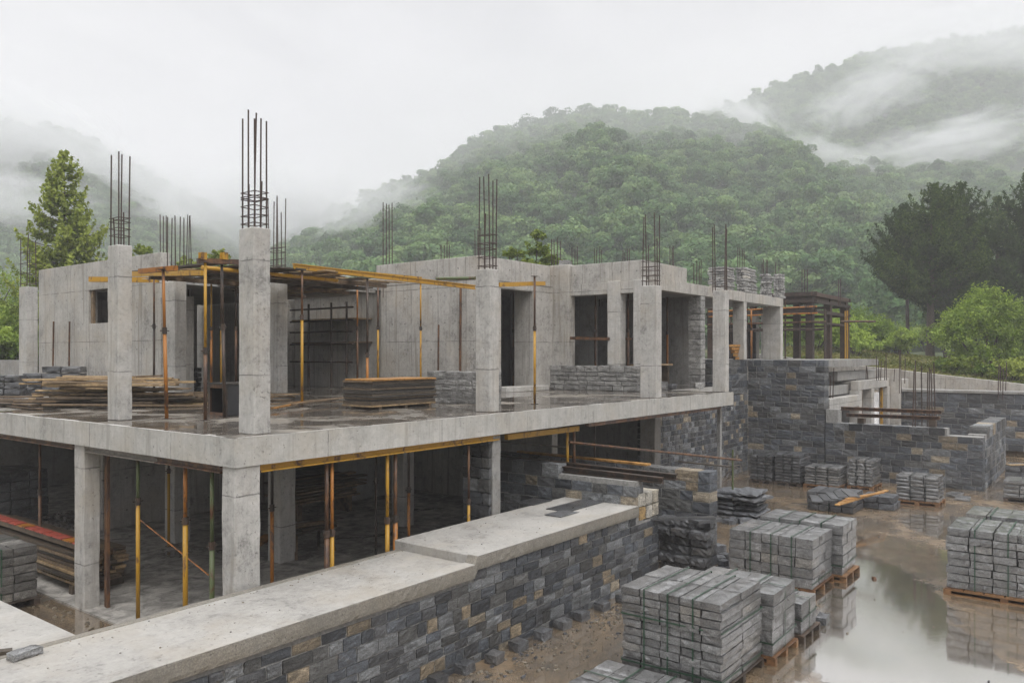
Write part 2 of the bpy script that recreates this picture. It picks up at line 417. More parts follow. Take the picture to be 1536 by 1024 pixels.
def rebars(parent, x0, x1, y0, y1, zb, tops, r=.011, rings=(), spots=None, mat='rebar'):
    """starter bars standing out of a column head: one mesh per bar, one per stirrup"""
    spots = spots or [(x0, y0), (x1, y0), (x1, y1), (x0, y1), ((x0+x1)/2, y0), (x0, (y0+y1)/2), (x1, (y0+y1)/2), ((x0+x1)/2, y1)]
    for i, zt in enumerate(tops):
        sx, sy = spots[i % len(spots)]
        lean = (random.gauss(0, .012)*(zt-zb), random.gauss(0, .012)*(zt-zb))
        MB().path([(sx, sy, zb-.05), (sx+lean[0]*.4, sy+lean[1]*.4, zb+(zt-zb)*.5), (sx+lean[0], sy+lean[1], zt)], r, 6).build('rebar', M[mat], parent)
    for z in rings:
        e = .02; tl = random.gauss(0, .012)
        MB().path([(x0-e, y0-e, z-tl), (x1+e, y0-e, z+tl), (x1+e, y1+e, z+tl*.5), (x0-e, y1+e, z-tl), (x0-e, y0-e, z-tl)], r*.62, 5).build('stirrup', M[mat], parent)
# upper slab with its edge beams (one L-shaped plate), slab top a separate wet skin
def slab_edge():
    mb = MB()
    mb.box(-.36, 18.1, 0, .35, 2.98, S-.004); mb.box(-.36, -.01, .35, 32, 2.98, S-.004); mb.box(-.01, 18.1, .35, 32, 3.08, S-.004); mb.box(18.1, 22.4, 2.3, 32, 3.08, S-.004)
    o = mb.build('floor_slab', M['edge'], BLD)
    top = MB(); n = 60
    P = [(-.34, .02), (18.08, .02), (18.08, 2.32), (22.38, 2.32), (22.38, 31.9), (-.34, 31.9)]
    k = len(top.v); top.v += [(x, y, S) for x, y in P]; top.f.append(tuple(range(k, k+6)))
    top.build('slab_top', M['slab'], BLD)
slab_edge()
# ragged mortar lip along the slab's front arris
mb = MB(); u = -.3
while u < 17.8:
    L = random.uniform(.15, .7); w = random.uniform(.03, .10); mb.box(u, u+L, .0, w, S-.002, S+random.uniform(.004, .012)); u += L
mb.build('edge_lip', M['conc'], BLD); mb = MB()
v = .3
while v < 20:
    L = random.uniform(.15, .7); w = random.uniform(.03, .10); mb.box(-.36, -.36+w, v, v+L, S-.002, S+random.uniform(.004, .012)); v += L
mb.build('edge_lip', M['conc'], BLD)
# --- upper columns
c = concrete_column(.16, .46, .28, .68, S, 6.55)
rebars(c, .2, .42, .33, .63, 6.53, [8.28, 8.2, 8.3, 8.25, 8.22, 8.36, 7.3, 7.25], .013, (6.62, 6.75, 6.88, 7.0, 7.02, 7.1))
c = concrete_column(.2, .47, 4.52, 4.92, S, 6.64)
rebars(c, .24, .43, 4.57, 4.87, 6.66, [8.36, 8.3, 8.4, 8.33, 7.25, 7.15], .013, (6.82, 6.95, 7.08, 7.15))
c = concrete_column(6.64, 6.98, 8.55, 9.05, S, 7.02)
rebars(c, 6.69, 6.93, 8.6, 9.0, 7.0, [9.05, 9.0, 9.1, 9.02, 8.6, 8.9], .015, (7.12, 7.3, 7.5, 7.62))
c = concrete_column(6.0, 6.31, .42, .82, S, 6.42)
rebars(c, 6.05, 6.26, .47, .77, 6.4, [8.42, 8.35, 8.45, 8.38, 8.3, 7.6], .014, (6.5, 6.68, 6.86, 6.98, 7.16))
c = concrete_column(13.15, 13.5, .25, .75, S, 6.56)
rebars(c, 13.2, 13.45, .3, .7, 6.54, [8.6, 8.55, 8.62, 8.5, 7.9, 7.7], .015, (6.7, 6.85, 7.0, 7.1, 7.25))
c = concrete_column(17.72, 18.02, .12, .56, S, 6.7)
rebars(c, 17.77, 17.97, .17, .57, 6.68, [8.85, 8.8, 8.9, 8.78, 8.7], .016, (6.85,))
p = at(262, D=21.2); c = concrete_column(p.x, p.x+.34, p.y, p.y+.5, S, 6.56)
rebars(c, p.x+.05, p.x+.29, p.y+.05, p.y+.45, 6.5, [8.3, 8.28, 8.32, 8.3, 8.29, 8.25], .014, (6.9,))
for px, D, n in ((243, 25, 3), (281, 26, 3)):
    p = at(px, D=D); c = concrete_column(p.x-.15, p.x+.15, p.y-.15, p.y+.15, S, 6.5)
    rebars(c, p.x-.1, p.x+.1, p.y-.1, p.y+.1, 6.5, [zat(323, D)]*n, .015, (7.0, 7.2))
p = at(40, D=33); c = concrete_column(p.x-.1, p.x+.35, p.y-.2, p.y+.5, S, zat(430, 33))
rebars(c, p.x-.05, p.x+.3, p.y-.15, p.y+.45, zat(430, 33), [zat(352, 33), zat(360, 33), zat(370, 33), zat(356, 33)], .018, [zat(y, 33) for y in (425, 410, 395, 378)])
# --- lower columns carrying the slab edge
concrete_column(-.33, .1, .03, .36, -.05, 2.98)
concrete_column(-.29, .0, 4.78, 5.15, -.05, 2.98)
concrete_column(-.29, .0, 12.6, 13.0, -.05, 2.98)
for x, y in ((3.44, 8.27), (3.85, 4.65), (8.19, 5.19), (12.5, 6.0)): concrete_column(x, x+.42, y, y+.45, -.02, 3.08, 'conc')
concrete_column(5.72, 5.98, .12, .85, -.05, 2.98, 'grey'); st = Stones(); masonry(st, 'y', .14, .86, 5.62, .09, -.05, 2.97, ch=(.22, .3), ln=(.3, .36), tan=0, k=.8); st.build('stone_facing', M['stone'], BLD)
concrete_column(16.85, 17.28, 2.2, 2.75, -.3, 2.98, 'grey')
# --- ground floor plate, back and side walls of the lower storey
box('ground_slab', M['floor'], BLD, -.3, 17.3, .3, 20, -.4, .0, 0)
p = at(628, 760, z=0)
box('wall', M['grey'], BLD, -.3, 26, 20, 20.3, -.3, 3.08)
box('wall', M['wallc'], BLD, 3.1, 8.9, 11.2, 11.45, .0, 3.08)
box('wall', M['wallc'], BLD, 12.6, 12.9, 3.4, 9.5, .0, 3.08)
box('wall', M['grey'], BLD, 9.3, 12.6, 9.2, 9.5, .0, 3.08)
box('wall', M['grey'], BLD, 17.9, 18.2, 3.2, 20, -.3, 3.08)
# --- main upper block (walls x=12.35 and y=5.98)
H = 7.74
def wall(*a, **k): return box('wall', M['wallc'], BLD, *a, **k)
wall(12.35, 12.65, 5.98, 10.5, S, 7.0); box('parapet', M['wallc'], BLD, 12.33, 12.63, 5.96, 10.7, 7.0, H)
wall(12.65, 13.43, 5.98, 6.28, S, 6.77); wall(15.2, 16.42, 5.98, 6.28, S, 6.77)
wall(12.65, 16.42, 5.985, 6.275, 6.77, 7.0); box('parapet', M['wallc'], BLD, 12.63, 16.42, 5.965, 6.28, 7.0, H)
box('door_sill', M['conc'], BLD, 13.2, 15.6, 5.6, 6.3, S, 3.56)
wall(15.2, 15.45, 6.28, 6.8, S, 6.9)                                    # return beside the door
wall(12.9, 13.2, 8.6, 16, S, 6.9); box('wall', M['grey'], BLD, 13.2, 19.6, 9.2, 9.5, S, 6.89)
c = concrete_column(16.38, 16.78, 5.3, 6.1, S, H+.03, 'wallc')
# facade x=16.5: sill wall, mullions, lintel, parapet
box('beam', M['wallc'], BLD, 16.5, 16.85, 2.8, 5.3, 6.67, 7.07)
box('parapet', M['wallc'], BLD, 16.52, 16.82, 2.47, 5.3, 7.07, H)
box('parapet', M['wallc'], BLD, 16.82, 19.86, 2.47, 2.77, 7.22, H)
concrete_column(16.46, 16.86, 3.3, 3.79, 4.25, 7.1); concrete_column(16.46, 16.9, 2.41, 2.8, S, 7.1)
st = Stones(); masonry(st, 'y', 2.5, 6.05, 16.2, .28, S, 4.25, ch=(.13, .2), ln=(.3, .7), tan=.02, k=2.2, amp=.008); st.build('sill_masonry', M['stone'], BLD)
box('wall', M['grey'], BLD, 19.62, 26, 8.0, 8.3, S, 6.9); box('wall', M['grey'], BLD, 18.6, 18.8, 5.6, 8, S, 6.9); box('wall', M['grey'], BLD, 22.5, 22.7, 3.4, 8, S, 6.9); box('wall', M['grey'], BLD, 16.9, 19.6, 8.0, 8.3, S, 7.0)
# front beam and brick pillar
box('beam', M['wallc'], BLD, 16.9, 30.1, 2.45, 2.85, 6.82, 7.22)
box('roof_slab', M['grey'], BLD, 12.66, 30.1, 6.3, 16, 6.9, 7.1, 0); box('roof_slab', M['grey'], BLD, 16.86, 30.1, 2.86, 6.3, 6.9, 7.1, 0)
st = Stones(); masonry(st, 'x', 21.0, 21.42, 2.45, .5, S, 6.82, ch=(.2, .26), ln=(.42, .5), tan=0, k=2.7, amp=.004, gap=.006); st.build('masonry_pillar', M['stone'], BLD)
for x0, x1, y1 in ((25.3, 25.62, 2.95), (29.75, 30.1, 3.3)): concrete_column(x0, x1, 2.46, y1, 4.4, 6.82)
for px in (1137, 1151):
    p = at(px, y=6.2); concrete_column(p.x-.2, p.x+.2, 6.2, 6.5, 4.4, 6.9)
box('wall', M['wallc'], BLD, 26.4, 30.1, 9.0, 9.3, 4.4, 6.9)
box('floor_slab', M['grey'], BLD, 26.6, 36, -.3, 12, 4.1, 4.4, 0)
# left wall with its window, x = 5.8
p0, p1 = at(160, D=26.5), at(58, x=5.8)
X = 5.8; yw0 = p0.y-3.2; yw1 = p1.y
ya = at(160, x=X).y; yb = at(133, x=X).y; za, zb = zat(484, depth(X, ya)), zat(433, depth(X, ya))
yc = ya-.9
wall(X, X+.3, yb, yw1, S, H); wall(X, X+.3, yc, yb, S, za); wall(X, X+.3, yc, yb, zb, H); wall(X, X+.3, 13.2, yc, S, H)
wall(X+.3, 12, yw1-.3, yw1, S, H); box('roof_slab', M['grey'], BLD, X+.31, 12.3, 12.5, yw1-.31, 6.75, 6.9, 0)  # roof slab added to keep the room behind the window dark
box('window_frame', M['plank'], BLD, X+.06, X+.16, yb-.16, yb-.02, za, zb)
# back wall of the decked bay and inner partitions
wall(12.35, 12.65, 16.2, 29, S, H); wall(15.6, 15.9, 9.5, 16.2, S, H); wall(13.3, 13.55, 12.9, 16.2, S, 6.89); box('roof_slab', M['grey'], BLD, 7.3, 12.34, 11.6, 16.4, 6.78, 6.9, 0); box('roof_slab', M['grey'], BLD, 10.2, 12.34, 10.75, 11.59, 6.78, 6.9, 0); wall(12.65, 15.6, 16.2, 16.5, S, H)  # both roof slabs added to darken the decked bay
# starter bars along the roof line
for px, yb_, yt, D, n in ((582, 390, 300, 28, 4), (668, 386, 358, 31, 4), (717, 386, 336, 34, 3), (834, 398, 355, 30, 4), (862, 398, 366, 34, 3), (897, 396, 368, 33, 4), (939, 393, 372, 34, 4), (1008, 404, 366, 34, 3), (1046, 418, 386, 33, 4), (1111, 400, 368, 36, 4), (1147, 410, 388, 38, 4), (1166, 410, 392, 39, 2)):
    p = at(px, D=D); mb = MB(); z0 = min(zat(yb_, D), 7.2); z1 = zat(yt, D)
    for i in range(n):
        q = p+Vector((RX, RY, 0))*((i-(n-1)/2)*.105)+Vector((FX, FY, 0))*random.uniform(-.12, .12)
        mb.tube((q.x, q.y, z0-.6), (q.x+random.gauss(0, .015), q.y+random.gauss(0, .015), z1-random.uniform(0, .25)), .017, 5)
    mb.build('rebar_cluster', M['rebar'], BLD)
# short rods leaning on walls
for px, yt, X_ in ((79, 482, 5.62), (103, 482, 5.62), (657, 487, 12.2), (690, 430, 12.2)):
    q = at(px, x=X_); MB().tube((q.x, q.y, S), (q.x+.03, q.y, zat(yt, depth(q.x, q.y))), .03 if px != 690 else .04, 7).build('tie_rod', M['rust'], BLD)
# ------------------------------------------------------------------ formwork deck over the bays (boards on timber bearers)
DK = thing('timber_deck', 'ragged timber formwork deck of loose boards held up by yellow props above the upper slab', 'formwork deck', (6, 9, 6.6))
def plankmesh(L, w, t, name, mat, parent, a, b): return MB().bar(a, b, w, t).build(name, M[mat], parent)
for i in range(21):
    x = 3.15+i*.32
    ys = 5.5+random.uniform(-.35, .4)+(0 if x < 7.5 else 1.2); ye = ys+(4.0 if x < 7 else 5.4)+random.uniform(-.4, .3)
    if x > 8.9: ys = 8.3+random.uniform(-.3, .4); ye = 13
    if x > 10.7: ys = 10.9+random.uniform(-.2, .4); ye = 14
    if 6.5 < x < 7.15: ys = 9.3
    z = 6.62+random.uniform(-.03, .05)
    plankmesh(0, .29, .035, 'deck_board', random.choice(['oldplank', 'oldplank', 'plank', 'panel']), DK, (x, ys, z), (x+random.uniform(-.1, .1), ye, z+random.uniform(-.04, .05)))
for y, xa, xb in ((6.3, 3.0, 8.6), (7.4, 3.0, 8.9), (9.0, 3.2, 9.6), (11.4, 7.2, 9.8), (12.8, 8.8, 9.8)): plankmesh(0, .08, .10, 'bearer', 'oldplank', DK, (xa, y, 6.53), (xb, y, 6.53))
for i in range(9):
    a = Vector((random.uniform(3.2, 7.6), random.uniform(6.0, 8.2), 6.68+i*.008)); an = random.uniform(-.3, .3)
    plankmesh(0, .2, .03, 'loose_board', random.choice(['plank', 'oldplank', 'tarp' if i < 2 else 'plank']), DK, a, a+Vector((math.cos(an)*2.6, math.sin(an)*2.6, random.uniform(0, .05))))
MB().path([(2.6, 5.7, 6.5), (6.4, 5.75, 6.5)], .045, 8).build('bearer', M['yellow'], DK)
# crumpled sheet lying on the deck
bm = bmesh.new(); bmesh.ops.create_grid(bm, x_segments=16, y_segments=10, size=.5)
for vv in bm.verts: vv.co = Vector((vv.co.x*2.6, vv.co.y*1.5, .05+.17*abs(math.sin(vv.co.x*9+vv.co.y*4))*random.uniform(.5, 1)*(1-abs(vv.co.x*1.6))))
for k_, px in enumerate((297, 470)):
    me = bpy.data.meshes.new('plastic_sheet'); b2 = bm.copy(); b2.to_mesh(me); b2.free(); me.materials.append(M['tarp'])
    o = bpy.data.objects.new('plastic_sheet', me); COL.objects.link(o); q = at(px, D=23.5 if k_ == 0 else 23); o.location = (q.x, q.y, 6.72); o.rotation_euler = (0, 0, 1.2*k_)
    me.shade_smooth(); so = o.modifiers.new('thick', 'SOLIDIFY'); so.thickness = .012
    setp(o, ('crumpled pale sheet lying on the formwork deck behind the tall corner column', 'small crumpled pale sheet on the deck edge right of the tall corner column')[k_], 'sheet', 'pale sheets lying on the deck')
# ------------------------------------------------------------------ steel props
def prop(label, x, y, z0, z1, outer='yellow', inner='rust', r=.034, split=.6, group='adjustable steel props', lean=(0, 0)):
    t = thing('steel_prop', label, 'prop', (x, y, z0), group)
    zs = z0+(z1-z0)*split; tx, ty = lean
    f = lambda z: (x+tx*(z-z0), y+ty*(z-z0), z)
    MB().tube(f(z0+.012), f(zs), r, 10).build('outer_tube', M[outer], t, True)
    MB().tube(f(zs), f(z1-.012), r*.8, 10).build('inner_tube', M[inner], t, True)
    MB().tube(f(zs-.09), f(zs+.03), r*1.35, 10).tube((f(zs)[0]-.09, f(zs)[1], zs-.03), (f(zs)[0]+.09, f(zs)[1], zs-.03), .009, 6).build('collar', M['darkrust'], t)
    MB().box(x-.065, x+.065, y-.065, y+.065, z0, z0+.012).build('base_plate', M['darkrust'], t)
    X_, Y_, _ = f(z1); MB().box(X_-.07, X_+.07, Y_-.07, Y_+.07, z1-.012, z1).build('head_plate', M['darkrust'], t)
    return t
GU = 'steel props standing on the upper slab'; GL = 'steel props under the slab edge'
def slab_prop(px, py, ytop, label, **k):
    q = at(px, py, z=S); prop(label, q.x, q.y, S, zat(ytop, depth(q.x, q.y)), group=GU, **k)
slab_prop(250, 628, 404, 'rusty orange prop rising from the wet slab between the two left columns', outer='orange', inner='orange', lean=(-.018, .012))
slab_prop(231, 601, 412, 'thin dark rusty prop standing behind the orange one near the plank pile', outer='darkrust', inner='rust', r=.03)
slab_prop(308, 630, 393, 'yellow and brown prop just left of the open black formwork box', outer='rust', inner='yellow', split=.45)
slab_prop(337, 626, 396, 'dark brown prop against the front of the open black formwork box', outer='darkrust', inner='darkrust', lean=(-.015, .01))
slab_prop(272, 598, 440, 'thin yellowish prop at the foot of the inner column beside the planks', outer='yellow', inner='rust', r=.026)
slab_prop(317, 592, 424, 'orange prop standing farther back under the deck behind the yellow and brown prop', outer='orange', inner='yellow', r=.036)
slab_prop(332, 591, 424, 'second orange prop farther back under the deck beside the dark brown prop', outer='yellow', inner='rust', r=.036)
slab_prop(354, 592, 424, 'dark rusty prop standing deep under the deck half behind the tall corner column', outer='rust', inner='darkrust', r=.04)
slab_prop(453, 608, 405, 'bright yellow prop standing alone right of the tall corner column', outer='yellow', inner='rust', split=.66)
slab_prop(536, 590, 424, 'brown prop on the left of the dark opening behind the formwork panel stack', outer='rust', inner='orange', r=.035)
slab_prop(551, 606, 417, 'rusty orange prop standing right behind the formwork panel stack', outer='orange', inner='darkrust', split=.4)
slab_prop(567, 588, 425, 'yellow prop on the right edge of the dark opening beside the concrete wall', outer='yellow', inner='rust', r=.035)
slab_prop(631, 592, 424, 'yellow prop in front of the pale concrete wall above the panel stack', outer='yellow', inner='yellow', r=.03)
slab_prop(802, 606, 414, 'yellow banded prop right of the middle slab edge column holding a short yellow bar', outer='yellow', inner='rust', r=.032)
for px, lab in ((770, 'thin rusty prop in the doorway behind the short yellow bar, left one'), (782, 'thin orange prop in the doorway behind the short yellow bar, right one')):
    q = at(px, y=7.2); prop(lab, q.x, q.y, S, 6.9, 'rust' if px < 775 else 'orange', 'rust', .04, group=GU)
for px, yy, lab, c_ in ((893, 6.0, 'rusty prop seen through the wide window opening of the upper storey', 'rust'), (942, 4.9, 'rusty prop seen through the narrow window opening of the upper storey', 'rust'), (1001, 4.3, 'orange prop inside the opening right of the slab edge column', 'orange'), (1018, 5.0, 'rusty prop inside the opening beside the masonry pillar', 'rust')):
    q = at(px, y=yy+.0) if px > 990 else at(px, x=17.9+(yy-5)*.2); prop(lab, q.x, q.y, S, 6.9, c_, 'rust', .045, group=GU)
for px, yy, lab, c_ in ((1127, 4.4, 'orange prop between the right end columns, left one', 'orange'), (1146, 5.2, 'rusty prop between the right end columns, right one', 'rust')):
    q = at(px, y=yy); prop(lab, q.x, q.y, 4.4, 6.9, c_, c_, .05, group=GU)
# lower props under the slab edges
def low_prop(px, label, x=None, y=None, top=2.86, z0=0., **k):
    q = at(px, x=x) if x is not None else at(px, y=y); prop(label, q.x, q.y, z0, top, group=GL, **k)
low_prop(60, 'slim rusty red prop left of the first lower column behind the red topped stack', x=.35, outer='rust', inner='rust')
low_prop(207, 'mustard yellow prop under the left slab edge nearest the first lower column', x=-.12, outer='yellow', inner='greenpaint', split=.75)
low_prop(278, 'bright orange yellow prop in the middle of the left lower bay', x=-.12, outer='yellow', inner='orange', split=.7, r=.04)
low_prop(318, 'dull green prop under the left slab edge beside the corner column', x=-.12, outer='greenpaint', inner='greenpaint', r=.038)
low_prop(253, 'thin rusty prop deep in the left lower bay before an inner column', x=3.2, outer='yellow', inner='darkrust', top=3.08)
low_prop(408, 'thin orange prop just right of the lower corner column', y=2.2, outer='orange', inner='darkrust', top=3.08)
low_prop(490, 'brown prop, left of the close pair under the right slab edge', y=.2, outer='rust', inner='rust', r=.042)
low_prop(498, 'yellow prop, right of the close pair under the right slab edge', y=.2, outer='yellow', inner='orange', r=.036)
low_prop(564, 'thin dark prop deep in the right lower bay', y=3.0, outer='darkrust', inner='darkrust', top=3.08, r=.028)
low_prop(581, 'yellow prop left of the grey inner column under the right slab edge', y=.2, outer='yellow', inner='yellow', r=.04)
low_prop(593, 'orange brown prop close beside the grey inner column under the right slab edge', y=.2, outer='orange', inner='rust', r=.044)
low_prop(613, 'rusty orange prop in front of the grey inner column', y=1.6, outer='orange', inner='darkrust', top=3.08, r=.034)
low_prop(703, 'thin yellow prop left of the dark stone faced pier', y=.22, outer='yellow', inner='rust', r=.03)
low_prop(851, 'bright yellow prop above the stone walls in the dark lower opening', y=.4, outer='yellow', inner='yellow', z0=0, r=.045, top=2.9)
low_prop(861, 'grey rusty prop beside the bright yellow prop above the stone walls', y=.4, outer='steel', inner='rust', z0=0, r=.05, top=2.9)
low_prop(892, 'slim rusty prop in the dark lower opening left of the stone recess', y=.9, outer='rust', inner='darkrust', z0=-.3, r=.035, top=2.97)
# ------------------------------------------------------------------ beams carried by props
def single(name, mb, mat, label, cat, group=None, smooth=False, bevel=0):
    c = Vector((sum(v[0] for v in mb.v)/len(mb.v), sum(v[1] for v in mb.v)/len(mb.v), min(v[2] for v in mb.v)))
    o = mb.build(name, M[mat], None, smooth, bevel, loc=c); return setp(o, label, cat, group)
def ibeam(a, b, w, h):
    mb = MB(); a, b = Vector(a), Vector(b); u = Vector((0, 0, h/2-.012))
    mb.bar(a+u, b+u, w, .024); mb.bar(a-u, b-u, w, .024); mb.bar(a, b, w*.28, h-.05); return mb
GB = 'timber and steel bearers on props'
q1, q2 = at(440, 402, y=5.55), at(712, y=5.55)
single('timber_beam', ibeam((q1.x, 5.55, 6.72), (q2.x, 5.55, 6.66), .08, .13), 'yellow', 'long worn yellow beam along the front edge of the formwork deck', 'beam', GB)
q1, q2 = at(520, 405, y=6.0), at(640, y=6.0)
single('timber_beam', MB().bar((q1.x, 6.0, 6.78), (q2.x, 6.25, 6.84), .12, .1), 'yellow', 'short orange yellow beam lying on the long yellow beam above the dark opening', 'beam', GB)
q1, q2 = at(655, D=23.4), at(713, D=22.5)
single('timber_beam', MB().tube((q1.x, q1.y, zat(418, 23.4)), (q2.x, q2.y, zat(417, 22.5)), .05), 'greenpaint', 'green weathered pole reaching to the middle slab edge column', 'pole', GB)
q1, q2 = at(748, D=18.6), at(816, D=20.2)
single('timber_beam', MB().bar((q1.x, q1.y, zat(427, 18.6)), (q2.x, q2.y, zat(425, 20.2)), .09, .1), 'yellow', 'short yellow bar between the middle slab edge column and the banded prop', 'beam', GB)
q1, q2 = at(198, 412, D=17.5), at(312, D=15.5)
single('timber_beam', MB().bar((q1.x, q1.y, zat(411, 17.5)), (q2.x, q2.y+.2, zat(409, 15.6)), .08, .1), 'yellow', 'yellow bearer running behind the orange prop toward the deck', 'beam', GB)
q1, q2 = at(210, D=15.6), at(264, D=15.0)
single('timber_beam', MB().bar((q1.x, q1.y, zat(407, 15.6)), (q2.x, q2.y, zat(402, 15.0)), .09, .09), 'orange', 'short orange head beam on top of the orange prop', 'beam', GB)
q1, q2 = at(296, D=14.9), at(357, D=15.4)
single('timber_beam', MB().bar((q1.x, q1.y, zat(391, 14.9)), (q2.x, q2.y, zat(393, 15.4)), .1, .09), 'rust', 'rusty beam on two props just left of the tall corner column', 'beam', GB)
for px, D, k_ in ((304, 14.95, 0), (336, 15.2, 1)):
    q = at(px, D=D); z = zat(390, D)+.02
    single('prop_fork', MB().box(q.x-.06, q.x+.06, q.y-.05, q.y-.035, z, z+.12).box(q.x-.06, q.x+.06, q.y+.035, q.y+.05, z, z+.12).box(q.x-.06, q.x+.06, q.y-.05, q.y+.05, z-.012, z), 'yellow', ('yellow fork head on the rusty beam above the yellow and brown prop', 'small yellow fork head on the rusty beam nearest the tall corner column')[k_], 'fork head')
q1, q2 = at(135, D=24), at(161, D=23.5)
single('timber_beam', MB().bar((q1.x, q1.y, zat(419, 24)), (q2.x+1, q2.y-1, zat(419, 23.5)), .14, .15), 'yellow', 'yellow beam end sticking out left of the second column above the window', 'beam', GB)
q1, q2 = at(853, x=16.3), at(911, x=16.3)
single('timber_beam', MB().bar((16.42, q1.y, zat(507, depth(16.4, q1.y))), (16.42, q2.y, zat(508, depth(16.4, q2.y))), .08, .1), 'rust', 'brown timber batten across the wide window opening', 'batten', GB)
q1, q2 = at(934, x=16.9), at(953, x=16.9)
single('timber_beam', MB().bar((16.95, q1.y, zat(508, depth(16.9, q1.y))), (16.95, q2.y, zat(508, depth(16.9, q2.y))), .06, .08), 'rust', 'thin timber batten across the narrow window opening', 'batten', GB)
# steel channels under the slab edges
single('channel_beam', ibeam((-.24, .45, 2.91), (-.24, 2.3, 2.91), .12, .11), 'rust', 'rusty channel under the left slab edge beside the corner column', 'beam', GB)
single('channel_beam', ibeam((-.24, 2.32, 2.91), (-.24, 4.7, 2.91), .12, .11), 'steel', 'grey channel under the left slab edge next to the first lower column', 'beam', GB)
single('channel_beam', ibeam((-.24, 5.2, 2.92), (-.24, 12.5, 2.92), .12, .1), 'rust', 'long rust orange channel under the left slab edge beyond the first lower column', 'beam', GB)
single('channel_beam', ibeam((.14, .14, 2.915), (5.9, .14, 2.915), .14, .12), 'yellow', 'long worn yellow beam under the right slab edge', 'beam', GB)
single('channel_beam', MB().bar((6.4, .3, 2.86), (9.2, .3, 2.84), .1, .12), 'yellow', 'yellow beam under the slab edge above the stone walls', 'beam', GB)
single('channel_beam', MB().bar((9.3, .1, 2.93), (17.2, .1, 2.93), .1, .09), 'rust', 'thin rusty strip under the right end of the slab edge', 'beam', GB)
q = at(150, x=-.05); single('angle_post', MB().box(.02, .07, 4.55, 4.6, 0, 2.95).box(.02, .05, 4.6, 4.66, 0, 2.95), 'rust', 'rusty angle post on the right side of the first lower column', 'angle post')
single('brace_rod', MB().tube(at(211, x=.1, py=780), at(313, 862, x=.1), .012, 6), 'orange', 'thin orange rod leaning diagonally between the lower left props', 'rod')
# ================================================================== RETAINING WALL WITH COPING
YG = -.3
RW = stone_wall('retaining_wall', 'long dark slate retaining wall with a broad pale concrete coping in the foreground', 'x', -6.2, 9.0, -1.955, .4, YG-.06, 1.18, topfn=lambda u: 1.07 if u < 2.72 or u > 8.03 else 1.18, tan=.08, k=1.0,
                ch=(.13, .22), ln=(.2, .48), amp=.0045, seg=(5, 4, 4), gap=.009)
XS = 2.72
def coping():
    m = MB(); m.box(-6.2, XS, -1.78, -.25, 1.02, 1.25).build('coping_slab', M['cope'], RW, bevel=.012)
    m = MB(); m.box(XS, 8.03, -1.78, -.1, 1.02, 1.40).build('coping_slab', M['cope'], RW, bevel=.014)
    # rim along the outer edge: rough aggregate face
    bm = bmesh.new(); o = org(RW)
    x0, x1, n = -6.2, 8.03, 190
    ring = [(-2.0, 1.19), (-2.004, 1.24), (-2.0, 1.31), (-1.99, 1.385), (-1.975, 1.40), (-1.9, 1.402), (-1.79, 1.401), (-1.778, 1.39), (-1.775, 1.25)]
    rows = []
    for i in range(n+1):
        x = x0+(x1-x0)*i/n; j = random.gauss(0, .004)
        rows.append([bm.verts.new((x-o.x, y+random.gauss(0, .0025 if k < 5 else .002)+(j*.5 if k < 4 else 0)-o.y, z+random.gauss(0, .002)-(0.12 if x < XS-.02 else 0)-o.z)) for k, (y, z) in enumerate(ring)])
    for a, b in zip(rows, rows[1:]):
        for k in range(len(ring)-1): bm.faces.new((a[k], b[k], b[k+1], a[k+1]))
    for r in (rows[0], rows[-1]): bm.faces.new(r)
    for a, b in zip(rows, rows[1:]): bm.faces.new((a[0], a[-1], b[-1], b[0]))
    bmesh.ops.recalc_face_normals(bm, faces=bm.faces)
    me = bpy.data.meshes.new('coping_rim'); bm.to_mesh(me); bm.free(); me.materials.append(M['copef'])
    ob = bpy.data.objects.new('coping_rim', me); COL.objects.link(ob); ob.parent = RW
    # paler trowelled strip on the rim, thin lip along the back edge
    MB().box(-6.2, XS-.001, -1.99, -1.77, 1.27, 1.288).build('rim_strip', M['cope'], RW, bevel=.006)
    MB().box(XS, 8.03, -1.99, -1.775, 1.40, 1.408).build('rim_strip', M['cope'], RW, bevel=.003)
    MB().box(-6.2, XS, -.32, -.2, 1.1, 1.262).build('back_kerb', M['copef'], RW, bevel=.01)
    MB().box(-6.2, 8.0, -.55, -.2, -.4, 1.03).build('back_wall', M['grey'], RW)
coping()
st = Stones()
for k in range(170):
    x = random.uniform(-5, 8); q_ = random.uniform(.004, .014); st.add((x, random.choice([random.uniform(-1.75, -.4), random.gauss(-.45, .08)]), (1.25 if x < XS else 1.4)+q_*.3), (q_*1.6, q_*1.3, q_), random.choice([(.3, .28, .25), (.16, .15, .14), (.22, .18, .13)]), q_*.1, q_*.15, (2, 2, 2))
g_ = st.build('mortar_crumbs', M['stone'], RW); g_['kind'] = 'stuff'
# cross piece of the coping at the far left
single('coping_slab', MB().box(-6.2, -2.62, -.199, 2.4, .95, 1.25), 'cope', 'pale concrete coping slab branching off toward the left edge behind the foreground coping', 'slab', bevel=.015)
# wet patches of dark tiles on the coping's right end
for i, (px, py, w, d) in enumerate(((865, 757, 1.5, .55), (800, 752, .7, .5), (842, 770, .62, .4))):
    q = at(px, py, z=1.41); single('slate_tile', MB().box(q.x-w/2, min(q.x+w/2, 8.0), q.y-d/2, q.y+d/2, 1.404+.002*i, 1.416+.002*i), 'dblock', ('large wet dark slate tile against the stepped stone wall on the coping', 'dark slate tile at the back edge of the coping', 'small dark slate tile lying alone on the coping')[i], 'tile', 'slate tiles on the coping', bevel=.003)
